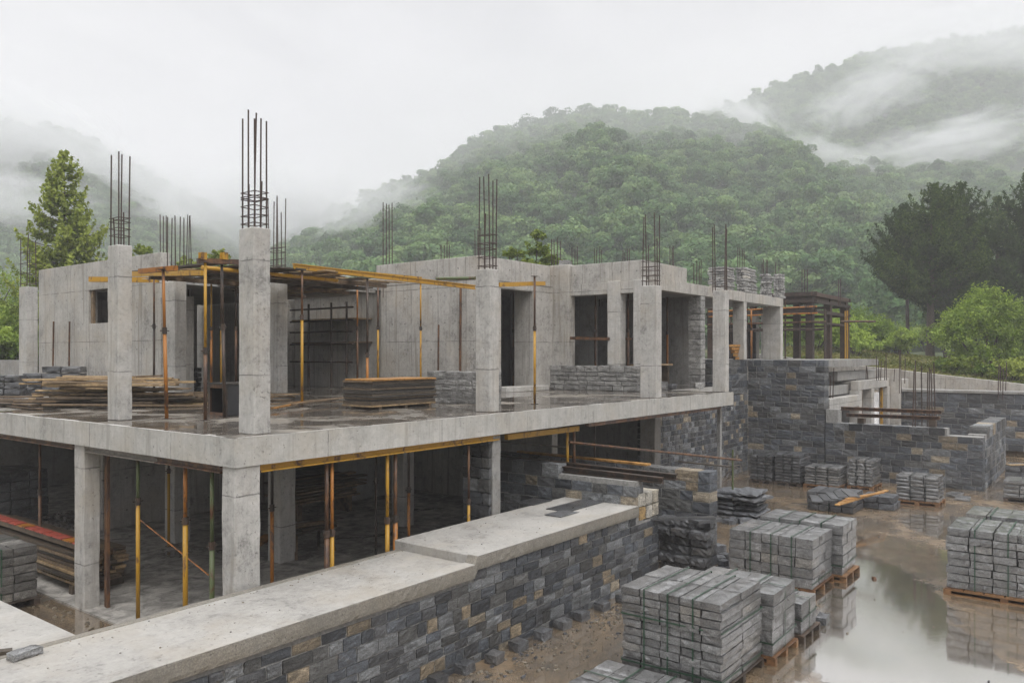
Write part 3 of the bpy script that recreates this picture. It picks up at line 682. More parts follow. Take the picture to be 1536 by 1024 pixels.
# grey slate block and wedge on the coping, lower left
def loose_block(label, x, y, z, sx, sy, sz, rot=0, mat='block', group=None, name='stone_block', cat='stone block'):
    v, f = rough_block((sx, sy, sz), .006, .01, (5, 4, 3))
    me = bpy.data.meshes.new(name); me.from_pydata(v.tolist(), [], f.tolist()); me.materials.append(M[mat])
    o = bpy.data.objects.new(name, me); COL.objects.link(o); o.location = (x, y, z+sz/2); o.rotation_euler = (0, 0, rot)
    return setp(o, label, cat, group)
q = at(33, 988, z=1.25); loose_block('grey slate block lying on the coping at the lower left', q.x+.05, q.y+.05, 1.25, .34, .17, .09, .12)
q = at(2, 982, z=1.25); single('wood_wedge', MB().bar((q.x-.25, q.y+.1, 1.29), (q.x+.1, q.y-.03, 1.27), .12, .05), 'oldplank', 'dark splintered wood offcut beside the slate block on the coping', 'wood offcut')
# row of blocks along the foot of the wall
for i, (px, py) in enumerate(((655, 1032), (697, 1012), (742, 997), (778, 978), (815, 961), (845, 945), (873, 932), (905, 917), (937, 905))):
    q = at(px, py, z=YG)
    loose_block(('small grey block at the wall foot, %s in the row from the camera' % ('first', 'second', 'third', 'fourth', 'fifth', 'sixth', 'seventh', 'eighth', 'last and farthest')[i]), q.x+.1, q.y+.08, YG-.01, .27, .24, .17, random.uniform(-.15, .15), 'dblock', 'blocks set along the foot of the wall')
# ================================================================== STONE WALLS BETWEEN COPING AND BUILDING
stone_wall('stone_wall', 'low slate wall with a stepped top running from the coping in under the slab', 'y', -1.92, 2.6, 8.05, .35, .9, 2.12, topfn=lambda v: 2.12 if v > .2 else 1.93, ch=(.2, .27), ln=(.3, .55), amp=.012)
q = thing('stone_pier', 'pale limestone pier with orange stains at the right end of the coping', 'stone pier', (8.6, -1.7, 1.06))
st = Stones()
for k, z in enumerate((1.07, 1.36)):
    for j in range(3): st.add((8.4+j*.3-.13, -1.75, z+.14), (.29, .42, .28), random.choice([(.42, .38, .31), (.50, .47, .41), (.40, .27, .12)]), .006, .012)
st.build('masonry', M['stone'], q)
stone_wall('stone_wall', 'slate wall standing free behind the coping end with a clean cut pier end', 'y', -2.55, 4.0, 10.4, .45, YG-.05, 1.9, ch=(.2, .28), ln=(.3, .6), amp=.012)
st_root = stone_wall('stone_wall', 'slate faced recess wall under the right end of the slab', 'x', 17.3, 26.1, 2.6, .5, YG-.05, 2.96, ch=(.16, .23), ln=(.2, .42), tan=.05, k=1.25, amp=.006)
stone_wall('stone_wall', 'short raised slate wall beside the end of the upper slab', 'x', 22.42, 26.1, 2.61, .5, 2.99, 4.42, ch=(.24, .31), ln=(.4, .8))
stone_wall('stone_wall', 'tall dark slate wall with tan stones behind the row of strapped bundles', 'y', -.57, 2.6, 26.1, .6, YG-.05, 4.4, ch=(.2, .28), ln=(.32, .66), tan=.09, amp=.009)
stone_wall('stone_wall', 'long lower slate wall on the right carrying the rusty steel beams', 'y', -6.1, -.58, 26.1, .6, YG-.05, 1.9, topfn=lambda v: 2.45 if v > -1.1 else (1.92 if v > -4.9 else 1.66), ch=(.2, .28), ln=(.32, .66), tan=.09, amp=.009)
stone_wall('stone_wall', 'slate return wall with pale joints at the right end of the lower slate wall', 'x', 26.72, 33, -6.1, .6, YG-.05, 1.95, topfn=lambda u: 1.7 if u < 27.2 else 1.95, ch=(.26, .36), ln=(.5, .9), k=1.5, gap=.03, amp=.014)
stone_wall('stone_wall', 'far dark slate wall at the right edge below the sloping concrete wall', 'y', -16, -.5, 38, .6, 0, 2.7, ch=(.24, .32), ln=(.4, .85), tan=.09, amp=.011)
single('concrete_kerb', MB().box(37.95, 38.8, -16, -.5, 2.71, 2.86), 'grey', 'thin grey concrete capping on top of the far slate wall', 'capping', bevel=.02)
box('post', M['grey'], BLD, 17.93, 18.07, .38, .5, YG, 2.98)
# ---- sloping concrete wall and half built plinth on the right
bm = MB(); bm.hexa([(42, 9, 2), (42.5, 9, 2), (42.5, -17, 1.6), (42, -17, 1.6), (42, 9, 4.35), (42.5, 9, 4.35), (42.5, -17, 2.0), (42, -17, 2.0)])
o_ = single('concrete_wall', MB().hexa([(42, -17, 0), (42.6, -17, 0), (42.6, 9, 0), (42, 9, 0), (42, -17, 1.85), (42.6, -17, 1.85), (42.6, 9, 4.75), (42, 9, 4.75)]), 'wallc', 'long pale concrete retaining wall with a sloping top below the bushes', 'concrete wall')
LO = thing('concrete_plinth', 'half built grey concrete plinth with small openings between the tall slate wall and the ramp', 'building', (30, 0, 0))
box('beam', M['conc'], LO, 26.72, 31.3, -.6, -.2, 2.3, 2.8)
box('beam', M['grey'], LO, 26.72, 31.4, -.1, .5, 2.85, 3.25); box('floor_slab', M['grey'], LO, 26.72, 37, .55, 4, 3.1, 3.4); box('lintel_infill', M['grey'], LO, 31.42, 37, -.18, .54, 3.05, 3.38)  # last box is added infill, closing the roof gap that lit the openings
box('beam', M['conc'], LO, 31.32, 37.2, -.55, -.2, 3.0, 3.42)
for x in (31.32, 33.6, 36.8): box('pier', M['conc'], LO, x, x+.5, -.57, -.15, .5, 2.99)
box('wall', M['black'], LO, 31.9, 36.7, .8, .95, .7, 3.04); box('floor_slab', M['grey'], LO, 26.72, 37.3, -.5, 1.6, .5, .7)  # black wall stands in for the shade inside the openings
box('parapet', M['grey'], LO, 30.0, 37.6, .0, .4, 3.44, 3.85); box('pier', M['wallc'], LO, 37.3, 37.8, -1.0, -.1, .5, 3.9)
box('beam', M['conc'], LO, 37.85, 41.5, -.6, -.2, 2.7, 3.3)
for px, D in ((1300, 36.5), (1329, 38), (1352, 40)):
    q = at(px, D=D); MB().box(q.x-.08, q.x+.08, -.4, -.3, 1.0, 2.98).build('door_frame', M['yellow'], LO)
def bars(parent, pxs, D, yb, yt, r=.02):
    for px in pxs:
        d = D+random.uniform(-.25, .25); q = at(px, D=d); z1 = zat(yt+random.uniform(-8, 12), d)
        MB().tube((q.x, q.y, zat(yb, d)), (q.x+random.gauss(0, .03), q.y+random.gauss(0, .03), z1), r, 5).build('rebar', M['rebar'], parent)
bars(LO, (1237, 1241, 1245, 1249), 33.5, 606, 556)
for a, b_, c_ in (((1283,), 545, 575), ((1299, 1302), 541, 572), ((1315, 1318, 1321), 535, 570), ((1327, 1330), 538, 570), ((1341,), 545, 572), ((1349, 1352), 520, 590), ((1357,), 540, 575)): bars(LO, a, 38.5, c_, b_)
CG = thing('rebar_cluster', 'tall cluster of dark starter bars rising behind the rusty steel beams', 'rebar', at(1392, 640, D=30.5)); bars(CG, (1369, 1373, 1383, 1391, 1394, 1399, 1403), 30.5, 645, 548, .022)
CG = thing('rebar_cluster', 'cluster of four starter bars standing on the far slate wall at the right', 'rebar', at(1502, 596, D=38.6)); bars(CG, (1497, 1501, 1504, 1508), 38.6, 600, 541, .022)
# rusty steel beams across the lower slate wall
for (a, b, y, lab) in (((1262, 612), (1412, 618), .16, 'upper rusty steel beam lying over the lower slate wall'), ((1270, 622), (1410, 627), .14, 'lower rusty steel beam tucked beneath the upper one over the slate wall')):
    q1 = at(a[0], a[1], D=31.2 if y > .15 else 31.6); q2 = at(b[0], b[1], D=29.0 if y > .15 else 29.4)
    single('steel_beam', ibeam(q1, q2, .2, .13), 'rust', lab, 'steel beam', 'rusty steel beams on the right')
for k_, px in enumerate((1285, 1395)):
    q = at(px, 628, D=31 if k_ == 0 else 29.6); single('bearer_block', MB().box(26.2, 26.5, q.y-.12, q.y+.12, 1.92, zat(629, q.x and depth(q.x, q.y))+.02), 'dpallet', ('timber packer under the left ends of the rusty beams', 'timber packer under the right ends of the rusty beams')[k_], 'packer')
# dark steel rails lying on the stepped wall
for i, (x, y0, y1, z, lab) in enumerate(((8.52, 2.2, -2.62, 2.02, 'long dark rail lying on the stepped slate wall, upper one with an orange end'), (8.27, 1.2, -2.42, 1.96, 'dark rail with a rust orange end lying below the longer rail on the stepped wall'), (8.66, 2.0, -1.2, 1.97, 'dark brown rail at the back of the stepped slate wall'))):
    single('steel_rail', ibeam((x, y1, z), (x, y0, z+.04), .13, .13), 'darkrust', lab, 'steel rail', 'rails on the stepped wall')
single('plank', MB().bar((10.55, -.9, 1.92), (10.7, 3.2, 1.93), .2, .045), 'yplank', 'rust brown plank lying on top of the free standing slate wall', 'plank')
# handrail tubes and post
q1, q2 = at(745, 662, D=20.2), at(853, 671, D=19.6); single('scaffold_tube', MB().tube(q1, q2, .026), 'steel', 'short grey tube tied across the dark lower opening beside the pier', 'tube')
single('scaffold_tube', MB().tube((8.83, .3, 2.54), at(1112, 690, D=24.1), .032), 'rust', 'long rusty tube sloping from the bright yellow prop to the thin post', 'tube')
q1, q2 = at(1018, 692, D=26), at(1098, 700, D=24.4); single('scaffold_tube', MB().tube(q1, q2, .03), 'steel', 'short grey tube below the long sloping tube', 'tube')
q = at(1099, 776, z=YG); single('tube_post', MB().tube((q.x, q.y, YG), (q.x, q.y, 1.75), .03), 'greenpaint', 'thin green post standing by the pile of broken slate slabs', 'post')
# ================================================================== PALLETS AND STRAPPED STONE BUNDLES
def pallet(label, x0, x1, y0, y1, z=YG, h=.14, mat='pallet', along='y'):
    """deck boards on spacer blocks on bottom boards; the block rows run along the given axis"""
    r = thing('wooden_pallet', label, 'pallet', ((x0+x1)/2, (y0+y1)/2, z), 'pallets under the stone bundles')
    m = M[mat]; t = .024
    n = 6
    for i in range(n):
        a = y0+(y1-y0)*i/n
        MB().box(x0, x1, a+.01, a+(y1-y0)/n-.025, z+h-t, z+h-.002).build('deck_board', m, r)
    for f in (0, .5, 1):
        xa = x0+(x1-x0-.1)*f; MB().box(xa, xa+.1, y0, y1, z+.0, z+t).build('bottom_board', m, r)
        MB().box(xa, xa+.1, y0, y1, z+h-2*t, z+h-t-.001).build('stringer_board', m, r)
        for g in (0, .5, 1):
            ya = y0+(y1-y0-.14)*g; MB().box(xa+.002, xa+.098, ya, ya+.14, z+t, z+h-2*t).build('spacer_block', m, r)
    return r
def bundle(label, x0, x1, y0, y1, z0, z1, nc, nx, ny, mat='block', strap='strap', vs=(.25, .5, .75), hs=(.2,), seg=(5, 4, 2), amp=.006, group='strapped stone bundles', gapc=None, vx=(), missing=0, sag=.008):
    r = thing('stone_bundle', label, 'stone bundle', ((x0+x1)/2, (y0+y1)/2, z0), group); O = Vector(((x0+x1)/2, (y0+y1)/2, z0))
    dx, dy, dz = (x1-x0)/nx, (y1-y0)/ny, (z1-z0)/nc
    var = []
    for k in range(5):
        v, f = rough_block((dx-.005, dy-.005, dz-.004), amp*.62, amp*1.0, seg)
        me = bpy.data.meshes.new('stone_block'); me.from_pydata(v.tolist(), [], f.tolist()); me.materials.append(M[mat]); var.append(me)
    for c in range(nc):
        ox, oy = random.gauss(0, sag), random.gauss(0, sag)
        for i in range(nx):
            for j in range(ny):
                if 0 < i < nx-1 and 0 < j < ny-1 and c < nc-1: continue
                if c == nc-1 and random.random() < missing: continue
                o = bpy.data.objects.new('stone_block', random.choice(var)); COL.objects.link(o); o.parent = r
                o.location = (x0+dx*(i+.5)-O.x+ox+random.gauss(0, .006), y0+dy*(j+.5)-O.y+oy+random.gauss(0, .006), dz*(c+.5)+random.gauss(0, .0015))
                o.rotation_euler = (random.gauss(0, .004), random.gauss(0, .004), random.choice((0, PI))+random.gauss(0, .009))
    w, e, t = .022, .01, .003
    zt = z1+.012
    for f in vs:                                  # bands round the bundle across y
        y = y0+(y1-y0)*f; mb = MB()
        mb.box(x0-e-t, x0-e, y-w/2, y+w/2, z0, zt).box(x1+e, x1+e+t, y-w/2, y+w/2, z0, zt).box(x0-e-t, x1+e+t, y-w/2, y+w/2, zt, zt+t); mb.build('strap', M[strap], r)
    for f in vx:
        x = x0+(x1-x0)*f; mb = MB()
        mb.box(x-w/2, x+w/2, y0-e-t, y0-e, z0, zt).box(x-w/2, x+w/2, y1+e, y1+e+t, z0, zt).box(x-w/2, x+w/2, y0-e-t, y1+e+t, zt+.001, zt+t+.001); mb.build('strap', M[strap], r)
    for f in hs:
        z = z0+(z1-z0)*f; mb = MB(); d = random.uniform(-.02, .02)
        mb.bar((x0-e-t/2, y0-e, z+d), (x0-e-t/2, y1+e, z-d), t, w, ).bar((x1+e+t/2, y0-e, z-d), (x1+e+t/2, y1+e, z+d), t, w).bar((x0-e, y0-e-t/2, z+d), (x1+e, y0-e-t/2, z-d), t, w).bar((x0-e, y1+e+t/2, z), (x1+e, y1+e+t/2, z), t, w)
        mb.build('strap', M[strap], r)
    return r
PZ = YG+.14
pallet('dark pallet under the largest bundle in the foreground', 3.76, 5.38, -5.65, -3.98, mat='dpallet')
bundle('largest ten course bundle of pale slate blocks with green straps in the foreground', 3.78, 5.35, -5.62, -4.0, PZ, 1.05, 10, 2, 5, hs=(.08, .66), vs=(.27, .52, .76), seg=(7, 4, 2), amp=.007)
bundle('flat low layer of slate blocks with loose green straps at the lower edge', 2.35, 3.6, -5.5, -3.84, YG, -.06, 2, 3, 5, hs=(), vs=(.3, .62), vx=(.5,), sag=.004)
pallet('orange brown pallet under the second bundle behind the largest one', 5.46, 6.58, -5.8, -4.3)
bundle('narrow darker bundle right behind the largest bundle in the foreground', 5.46, 6.55, -5.76, -4.3, PZ, .83, 5, 2, 4, hs=(.22,), vs=(.3, .7), vx=(.5,))
pallet('dark pallet under the small two course stack', 6.72, 7.65, -5.85, -4.9, mat='dpallet')
bundle('small two course stack of slate blocks beside the loose blocks', 6.75, 7.55, -5.8, -4.95, PZ, .37, 2, 2, 3, hs=(.5,), vs=(.4,), vx=(.5,))
pallet('brown pallet under the wide five course bundle', 9.52, 10.92, -5.17, -3.3)
bundle('wide dark five course bundle with wet white top in the middle of the yard', 9.55, 10.9, -5.13, -3.35, PZ, .85, 5, 3, 5, hs=(.12,), vs=(.24, .48, .73), seg=(5, 4, 3), sag=.014)
pallet('brown pallet under the bundle behind the wide five course bundle', 10.98, 12.12, -5.4, -3.4)
bundle('bundle with wet white top just behind the wide five course bundle', 11.0, 12.1, -5.33, -3.5, PZ, .92, 5, 3, 4, hs=(.2,), vs=(.25, .5, .75), seg=(5, 4, 3))
pallet('brown pallet under the big bundle cut by the right edge', 11.38, 12.95, -9.35, -7.2)
bundle('big eight course bundle cut off by the right edge of the photo', 11.42, 12.9, -9.3, -7.25, PZ, 1.07, 8, 2, 5, hs=(), vs=(.24, .47, .75), seg=(5, 6, 2), amp=.008)
pallet('pallet hidden behind the big bundle at the right edge', 13.4, 14.7, -9.0, -7.3)
bundle('lower bundle with a broken top course peeping out behind the big right bundle', 13.42, 14.65, -8.95, -7.32, PZ, 1.05, 6, 2, 4, hs=(), vs=(.3, .7), missing=.2)
# far row along the slate wall
FAR = ((1125, 718, 1158, 682, 1.2, 'farthest left strapped bundle in the row along the tall slate wall', 8, 'dblock'),
       (1162, 721, 1200, 680, 1.25, 'second bundle in the row, tight beside the leftmost one', 9, 'dblock'),
       (1206, 725, 1258, 698, 1.15, 'low grey bundle on a light brown pallet, third in the row', 7, 'block'),
       (1272, 727, 1309, 688, 1.0, 'tall narrow bundle standing alone on a light pallet in the row', 8, 'block'),
       (1344, 748, 1408, 711, 1.05, 'greyish bundle on a pallet before the lower slate wall', 7, 'block'))
for i, (pl, pb, pr, pt, dpt, lab, nc, mt) in enumerate(FAR):
    a = at(pl, pb, z=PZ); x = a.x; b = at(pr, x=x); z1 = zat(pt, depth(x, a.y))
    if i == 3: dpt = 1.2
    pallet('pallet under the '+lab.replace(' strapped', ''), x-.03, x+dpt+.03, b.y-.03, a.y+.03, mat='pallet' if i > 1 else 'dpallet')
    bundle(lab, x, x+dpt, b.y, a.y, PZ, z1, nc, 2, 3, mat=mt, strap='dstrap', hs=(), vs=(.3, .66), seg=(3, 3, 2), amp=.012, sag=.012, group='strapped bundles along the slate wall')
a = at(1505, 745, z=PZ); pallet('pallet at the right edge before the slate return wall', a.x, a.x+1.2, a.y-1.4, a.y, mat='dpallet')
bundle('low bundle at the right edge before the slate return wall', a.x, a.x+1.2, a.y-1.4, a.y, PZ, .42, 4, 2, 3, strap='dstrap', hs=(), vs=(.4,), seg=(3, 3, 2), amp=.01)
a = at(1512, 720, z=PZ); bundle('dark low stone stack under planks at the right edge near the return wall', a.x-1, a.x+.3, a.y-1.5, a.y, YG, .5, 4, 2, 3, mat='dblock', strap='dstrap', hs=(), vs=(.5,), seg=(3, 3, 2), amp=.012)
single('plank', MB().bar((a.x-1, a.y-.1, .54), (a.x+.4, a.y-1.6, .56), .2, .04), 'plank', 'pale plank on the dark stone stack at the right edge', 'plank')
# broken stack with planks in the middle of the yard
a = at(1195, 762, z=YG); xs = a.x
bundle('broken dark stack of slate blocks under loose orange planks', xs, xs+1.3, -3.5, -2.1, YG, .3, 3, 2, 4, mat='dblock', strap='dstrap', hs=(), vs=(.5,), amp=.012, sag=.02)
bundle('small heap of slate blocks right of the broken stack under the plank ends', xs+1.4, xs+2.3, -4.35, -3.4, YG, .12, 2, 2, 2, mat='rock', strap='dstrap', hs=(), vs=(), amp=.014, sag=.03)
for i in range(4):
    q1 = at(1255+i*5, 757-3*i, z=.36+.02*i); q2 = at(1330-i*2, 735+i, z=.36+.02*i)
    single('plank', MB().bar(q1, q2, .12, .035), 'yplank', ('lowest','second lowest','third','topmost')[i]+' of the four fanned orange planks on the broken stack', 'plank', 'orange planks on the broken stack')
for i in range(5):
    q = at(1225+i*12, 748-i*2, z=.34+.03*i); a_ = random.uniform(-.4, .4)
    single('slate_slab', MB().bar((q.x-.4, q.y-.2+a_*.3, .33+.03*i), (q.x+.5, q.y+.2, .35+.03*i), .3, .03), 'dblock', 'thin dark slab scattered on top of the broken stack', 'slab', 'thin slabs on the broken stack')
a = at(1438, 750, z=YG); loose_block('thin slate slab lying flat beside the greyish bundle', a.x+.2, a.y-.1, YG, .7, .45, .1, .1, 'block'); loose_block('second thin slate slab lying behind the flat one near the wall', a.x+.9, a.y+.25, YG, .6, .4, .12, -.2, 'block')
a = at(1240, 937, z=YG); loose_block('single dark block lying in the puddle beside the small stack', a.x+.1, a.y+.1, YG-.01, .36, .2, .15, .1, 'dblock')
a = at(1228, 925, z=YG); loose_block('dark block half hidden behind the single block in the puddle', a.x+.2, a.y+.25, YG-.01, .3, .2, .15, -.1, 'dblock')
a = at(1213, 952, z=YG); loose_block('dark block at the near corner of the small stack', a.x+.1, a.y+.1, YG-.01, .3, .2, .15, .2, 'dblock')
a = at(1311, 868, z=YG); loose_block('small brown pebble lying in the puddle', a.x, a.y, YG-.012, .12, .09, .06, .5, 'pallet', name='pebble', cat='stone')
# pile of broken slate slabs by the post, and dry stacked blocks by the free standing wall
r = thing('slab_pile', 'pile of broken slate slabs in ragged layers beside the thin green post', 'slab pile', (16.4, -.9, YG))
for k in range(6):
    z = YG+k*.145
    for j in range(2):
        L = random.uniform(.7, 1.0); v, f = rough_block((1.0+random.uniform(-.1, .25), .72, .10), .022, .02, (7, 6, 2))
        me = bpy.data.meshes.new('slate_slab'); me.from_pydata(v.tolist(), [], f.tolist()); me.materials.append(M['rock'])
        o = bpy.data.objects.new('slate_slab', me); COL.objects.link(o); o.parent = r; o.location = (random.gauss(0, .06), .38-j*.76+random.gauss(0, .05), z-YG+.06); o.rotation_euler = (random.gauss(0, .02), random.gauss(0, .03), random.gauss(0, .09))
for k in range(5):
    q = at(random.uniform(1085, 1130), random.uniform(776, 790), z=YG)
    loose_block('jagged slate fragment on the mud at the foot of the broken slab pile', q.x, q.y, YG-.02, random.uniform(.25, .5), random.uniform(.2, .35), random.uniform(.1, .2), random.uniform(0, 3), 'rock', 'slate fragments by the slab pile', 'slate_fragment', 'stone')
r = thing('block_stack', 'dry stacked slate blocks leaning before the free standing slate wall', 'block stack', (9.85, -2.2, YG))
for k in range(6):
    for j in range(3):
        v, f = rough_block((.36, .40, .19), .014, .016, (4, 5, 3)); me = bpy.data.meshes.new('stone_block'); me.from_pydata(v.tolist(), [], f.tolist()); me.materials.append(M['dblock'])
        o = bpy.data.objects.new('stone_block', me); COL.objects.link(o); o.parent = r; o.location = (random.gauss(0, .03)-(.12 if k in (1, 4) else 0), -.42+j*.42+random.gauss(0, .03), .1+k*.2); o.rotation_euler = (0, 0, random.gauss(0, .06))
q1, q2 = at(968, 778, D=17.6), at(1072, 776, D=17.7); single('slate_slab', MB().bar(q1, q2, .18, .05), 'dblock', 'long thin slate slab lying across the dry stacked blocks', 'slab')
q1, q2 = at(1040, 782, D=17.5), at(1076, 778, D=17.9); single('slate_slab', MB().bar(q1, q2, .3, .07), 'dblock', 'short dark slab at the right end of the dry stacked blocks', 'slab')
for k in range(6):
    q = at(1083+random.uniform(-8, 8), 860+random.uniform(-26, 8), z=YG)
    loose_block('dark broken rock in the gap between the dry stack and the wide bundle', q.x+.3, q.y+.15, YG-.02, random.uniform(.18, .34), random.uniform(.16, .3), random.uniform(.14, .3), random.uniform(0, 3), 'rock', 'broken rocks by the wide bundle', 'rock', 'stone')
# tangle of tie wire by the recess
r = thing('wire_tangle', 'tangle of bent rusty rods heaped before the slate recess wall', 'rebar scrap', at(1100, 715, D=30))
for k in range(16):
    q = at(random.uniform(1086, 1118), random.uniform(692, 722), D=random.uniform(29.4, 30.6)); p2 = q+Vector((random.uniform(-.6, .6), random.uniform(-.6, .6), random.uniform(-.5, .4))); p2.z = max(p2.z, YG+.03); q.z = max(q.z, YG+.03)
    mid = (q+p2)/2+Vector((random.uniform(-.2, .2), random.uniform(-.2, .2), random.uniform(0, .2)))
    MB().path([q, mid, p2], .016, 5).build('bent_rod', M['steel'], r)
# ================================================================== ON THE UPPER SLAB
r0 = at(559, 615, z=S)
for k in range(15):
    z = S+.06+k*.041; w = .005*random.uniform(-1, 1); x0, x1, y0, y1 = 4.97+random.gauss(0, .025), 7.0+random.gauss(0, .03), 2.92+random.gauss(0, .02), 3.86+random.gauss(0, .02)
    lab = 'dark formwork panel in the flat stack right of the yellow prop' if k < 14 else 'topmost formwork panel of the stack with an orange yellow edge'
    single('plywood_sheet', MB().hexa([(x0, y0, z+w), (x1, y0, z-w*.5), (x1, y1, z), (x0, y1, z), (x0, y0, z+.036+w), (x1, y0, z+.036-w*.5), (x1, y1, z+.036), (x0, y1, z+.036)]), 'yplank' if k == 14 else random.choice(['panel', 'panel', 'panel', 'oldplank', 'plank']), lab, 'formwork panel', 'stack of formwork panels', bevel=.003)
for k, (x, y) in enumerate(((5.1, 3.0), (6.0, 3.0), (6.85, 3.0), (5.1, 3.75), (6.0, 3.75), (6.85, 3.75))):
    pass
for k, x in enumerate((5.2, 6.0, 6.8)): single('timber_skid', MB().box(x, x+.08, 2.93, 3.85, S+.004, S+.058), 'oldplank', ('left', 'middle', 'right')[k]+' timber skid under the stack of formwork panels', 'timber skid')
# loose planks
def pl(label, a, b, w, t, mat='plank', group=None): return single('plank', MB().bar(a, b, w, t), mat, label, 'plank', group, bevel=.002)
for k in range(58):
    lay = k // 10
    px = random.uniform(70, 125); base = at(95, 598, z=S); cx = 2.3+random.uniform(-.5, .5); cy = 9.2+random.uniform(-1.3, 1.3)*(1-lay*.1)
    an = math.radians(random.gauss(-46, 11)); L = random.uniform(2.0, 4.0)*(1-.05*lay); d = Vector((math.cos(an), math.sin(an), 0))*L/2; z = S+.03+lay*.115+random.uniform(0, .07)
    c = Vector((cx, cy, z)); tilt = Vector((0, 0, random.gauss(0, .03)))
    pl('weathered plank in the loose pile at the left end of the upper slab', c-d+tilt, c+d-tilt, random.uniform(.14, .26), random.uniform(.03, .055), 'plank' if lay > 1 else random.choice(['plank', 'plank', 'oldplank']), 'planks in the loose pile on the upper slab')
for k in range(24):
    lay = k // 8; cx, cy = 4.4+random.uniform(-.8, .6), 7.6+random.uniform(-.7, .9); an = math.radians(random.gauss(-45, 7)); L = random.uniform(1.8, 3.2); d = Vector((math.cos(an), math.sin(an), 0))*L/2
    c = Vector((cx, cy, S+.03+lay*.085+random.uniform(0, .04)))
    pl('thin plank in the spread of planks right of the second column', c-d, c+d, random.uniform(.09, .16), random.uniform(.025, .04), random.choice(['plank', 'plank', 'oldplank']), 'planks spread right of the second column')
for k in range(10):
    cx, cy = .75+random.uniform(-.3, .5), 10.2+random.uniform(-.8, 1.4); an = math.radians(random.gauss(-60, 16)); L = random.uniform(1.2, 2.4); d = Vector((math.cos(an), math.sin(an), 0))*L/2; c = Vector((cx, cy, S+.03+.05*(k//3)))
    pl('greyish short plank at the far left edge of the upper slab', c-d, c+d, random.uniform(.1, .2), .035, 'oldplank', 'short planks at the far left slab edge')
for k, (pa, pb) in enumerate((((405, 606), (520, 596)), ((410, 612), (455, 603)), ((440, 606), (505, 598)))):
    pl(('long thin pale plank lying right of the tall corner column', 'short dark orange plank at the foot of the yellow prop', 'pale splintered plank beside the long thin one')[k], at(*pa, z=S+.04+.03*k), at(*pb, z=S+.05+.03*k), .12, .03, 'plank' if k != 1 else 'yplank')
# open formwork box
q = at(312, 622, z=S)
r = thing('plywood_box', 'open black formwork box standing beside the tall corner column', 'formwork box', (q.x, q.y, S))
x0, y0 = q.x, q.y-.62; w, d, h = .7, .62, .62
for a in ((x0, x0+.04, y0, y0+.07), (x0, x0+.04, y0+d-.07, y0+d), (x0+w-.04, x0+w, y0, y0+.07), (x0+w-.04, x0+w, y0+d-.07, y0+d)): MB().box(*a, S+.003, S+h).build('post', M['darkrust'], r)
MB().box(x0+.045, x0+w-.045, y0-.001, y0+.03, S+.01, S+h-.01).build('side_panel', M['black'], r); MB().box(x0+.045, x0+w-.045, y0+d-.03, y0+d, S+.01, S+h-.01).build('side_panel', M['black'], r)
MB().box(x0+w-.03, x0+w-.005, y0+.075, y0+d-.075, S+.01, S+h-.01).build('back_panel', M['black'], r)
MB().box(x0, x0+.045, y0+.072, y0+d-.072, S+h-.07, S+h-.002).box(x0, x0+.045, y0+.072, y0+d-.072, S+.004, S+.06).build('frame_rail', M['rust'], r)
MB().box(x0-.02, x0+w+.02, y0-.03, y0+d+.02, S+h, S+h+.03).build('lid', M['panel'], r)
# low stone walls and stacks on the slab
stone_wall('stone_wall', 'knee high wall of pale slate blocks behind the middle slab edge column', 'y', 1.9, 4.05, 7.9, .38, S, 4.2, ch=(.13, .2), ln=(.3, .6), tan=.02, k=2.3, amp=.009)
def darkstack(label, pxs, D, y0, y1, n):
    a, b = at(pxs[0], D=D), at(pxs[1], D=D); zt = zat(y0, D); zb = max(S, zat(y1, D))
    r = thing('block_stack', label, 'block stack', ((a.x+b.x)/2, (a.y+b.y)/2, S)); L = (b-a).length; nc = max(2, round((zt-S)/.2))
    for k in range(nc):
        m = max(2, int(L/.5))
        for j in range(m):
            if k == nc-1 and random.random() < .35: continue
            v, f = rough_block((L/m-.02, .4, (zt-S)/nc-.01), .012, .014, (4, 3, 3)); me = bpy.data.meshes.new('stone_block'); me.from_pydata(v.tolist(), [], f.tolist()); me.materials.append(M['dblock'])
            o = bpy.data.objects.new('stone_block', me); COL.objects.link(o); o.parent = r; q = a+(b-a)*((j+.5)/m)
            o.location = (q.x-(a.x+b.x)/2, q.y-(a.y+b.y)/2, (k+.5)*(zt-S)/nc); o.rotation_euler = (0, 0, math.atan2(RY, RX)+random.gauss(0, .04))
darkstack('dark slate block stack before the left concrete wall with the window', (38, 126), 25.2, 549, 590, 4)
darkstack('lower dark slate stack at the far left edge of the upper slab', (-12, 36), 24.2, 562, 590, 3)
darkstack('dark blocks stacked deep under the deck beside the inner column', (268, 300), 30, 551, 580, 3)
darkstack('dark blocks stacked under the deck behind the second column', (204, 236), 28, 560, 580, 3)
a, b = at(-30, D=38), at(44, D=36)
single('concrete_wall', MB().bar((a.x, a.y, 4.0), (b.x, b.y, 4.0), .3, .75), 'grey', 'low grey concrete wall at the far left beyond the slab', 'concrete wall')
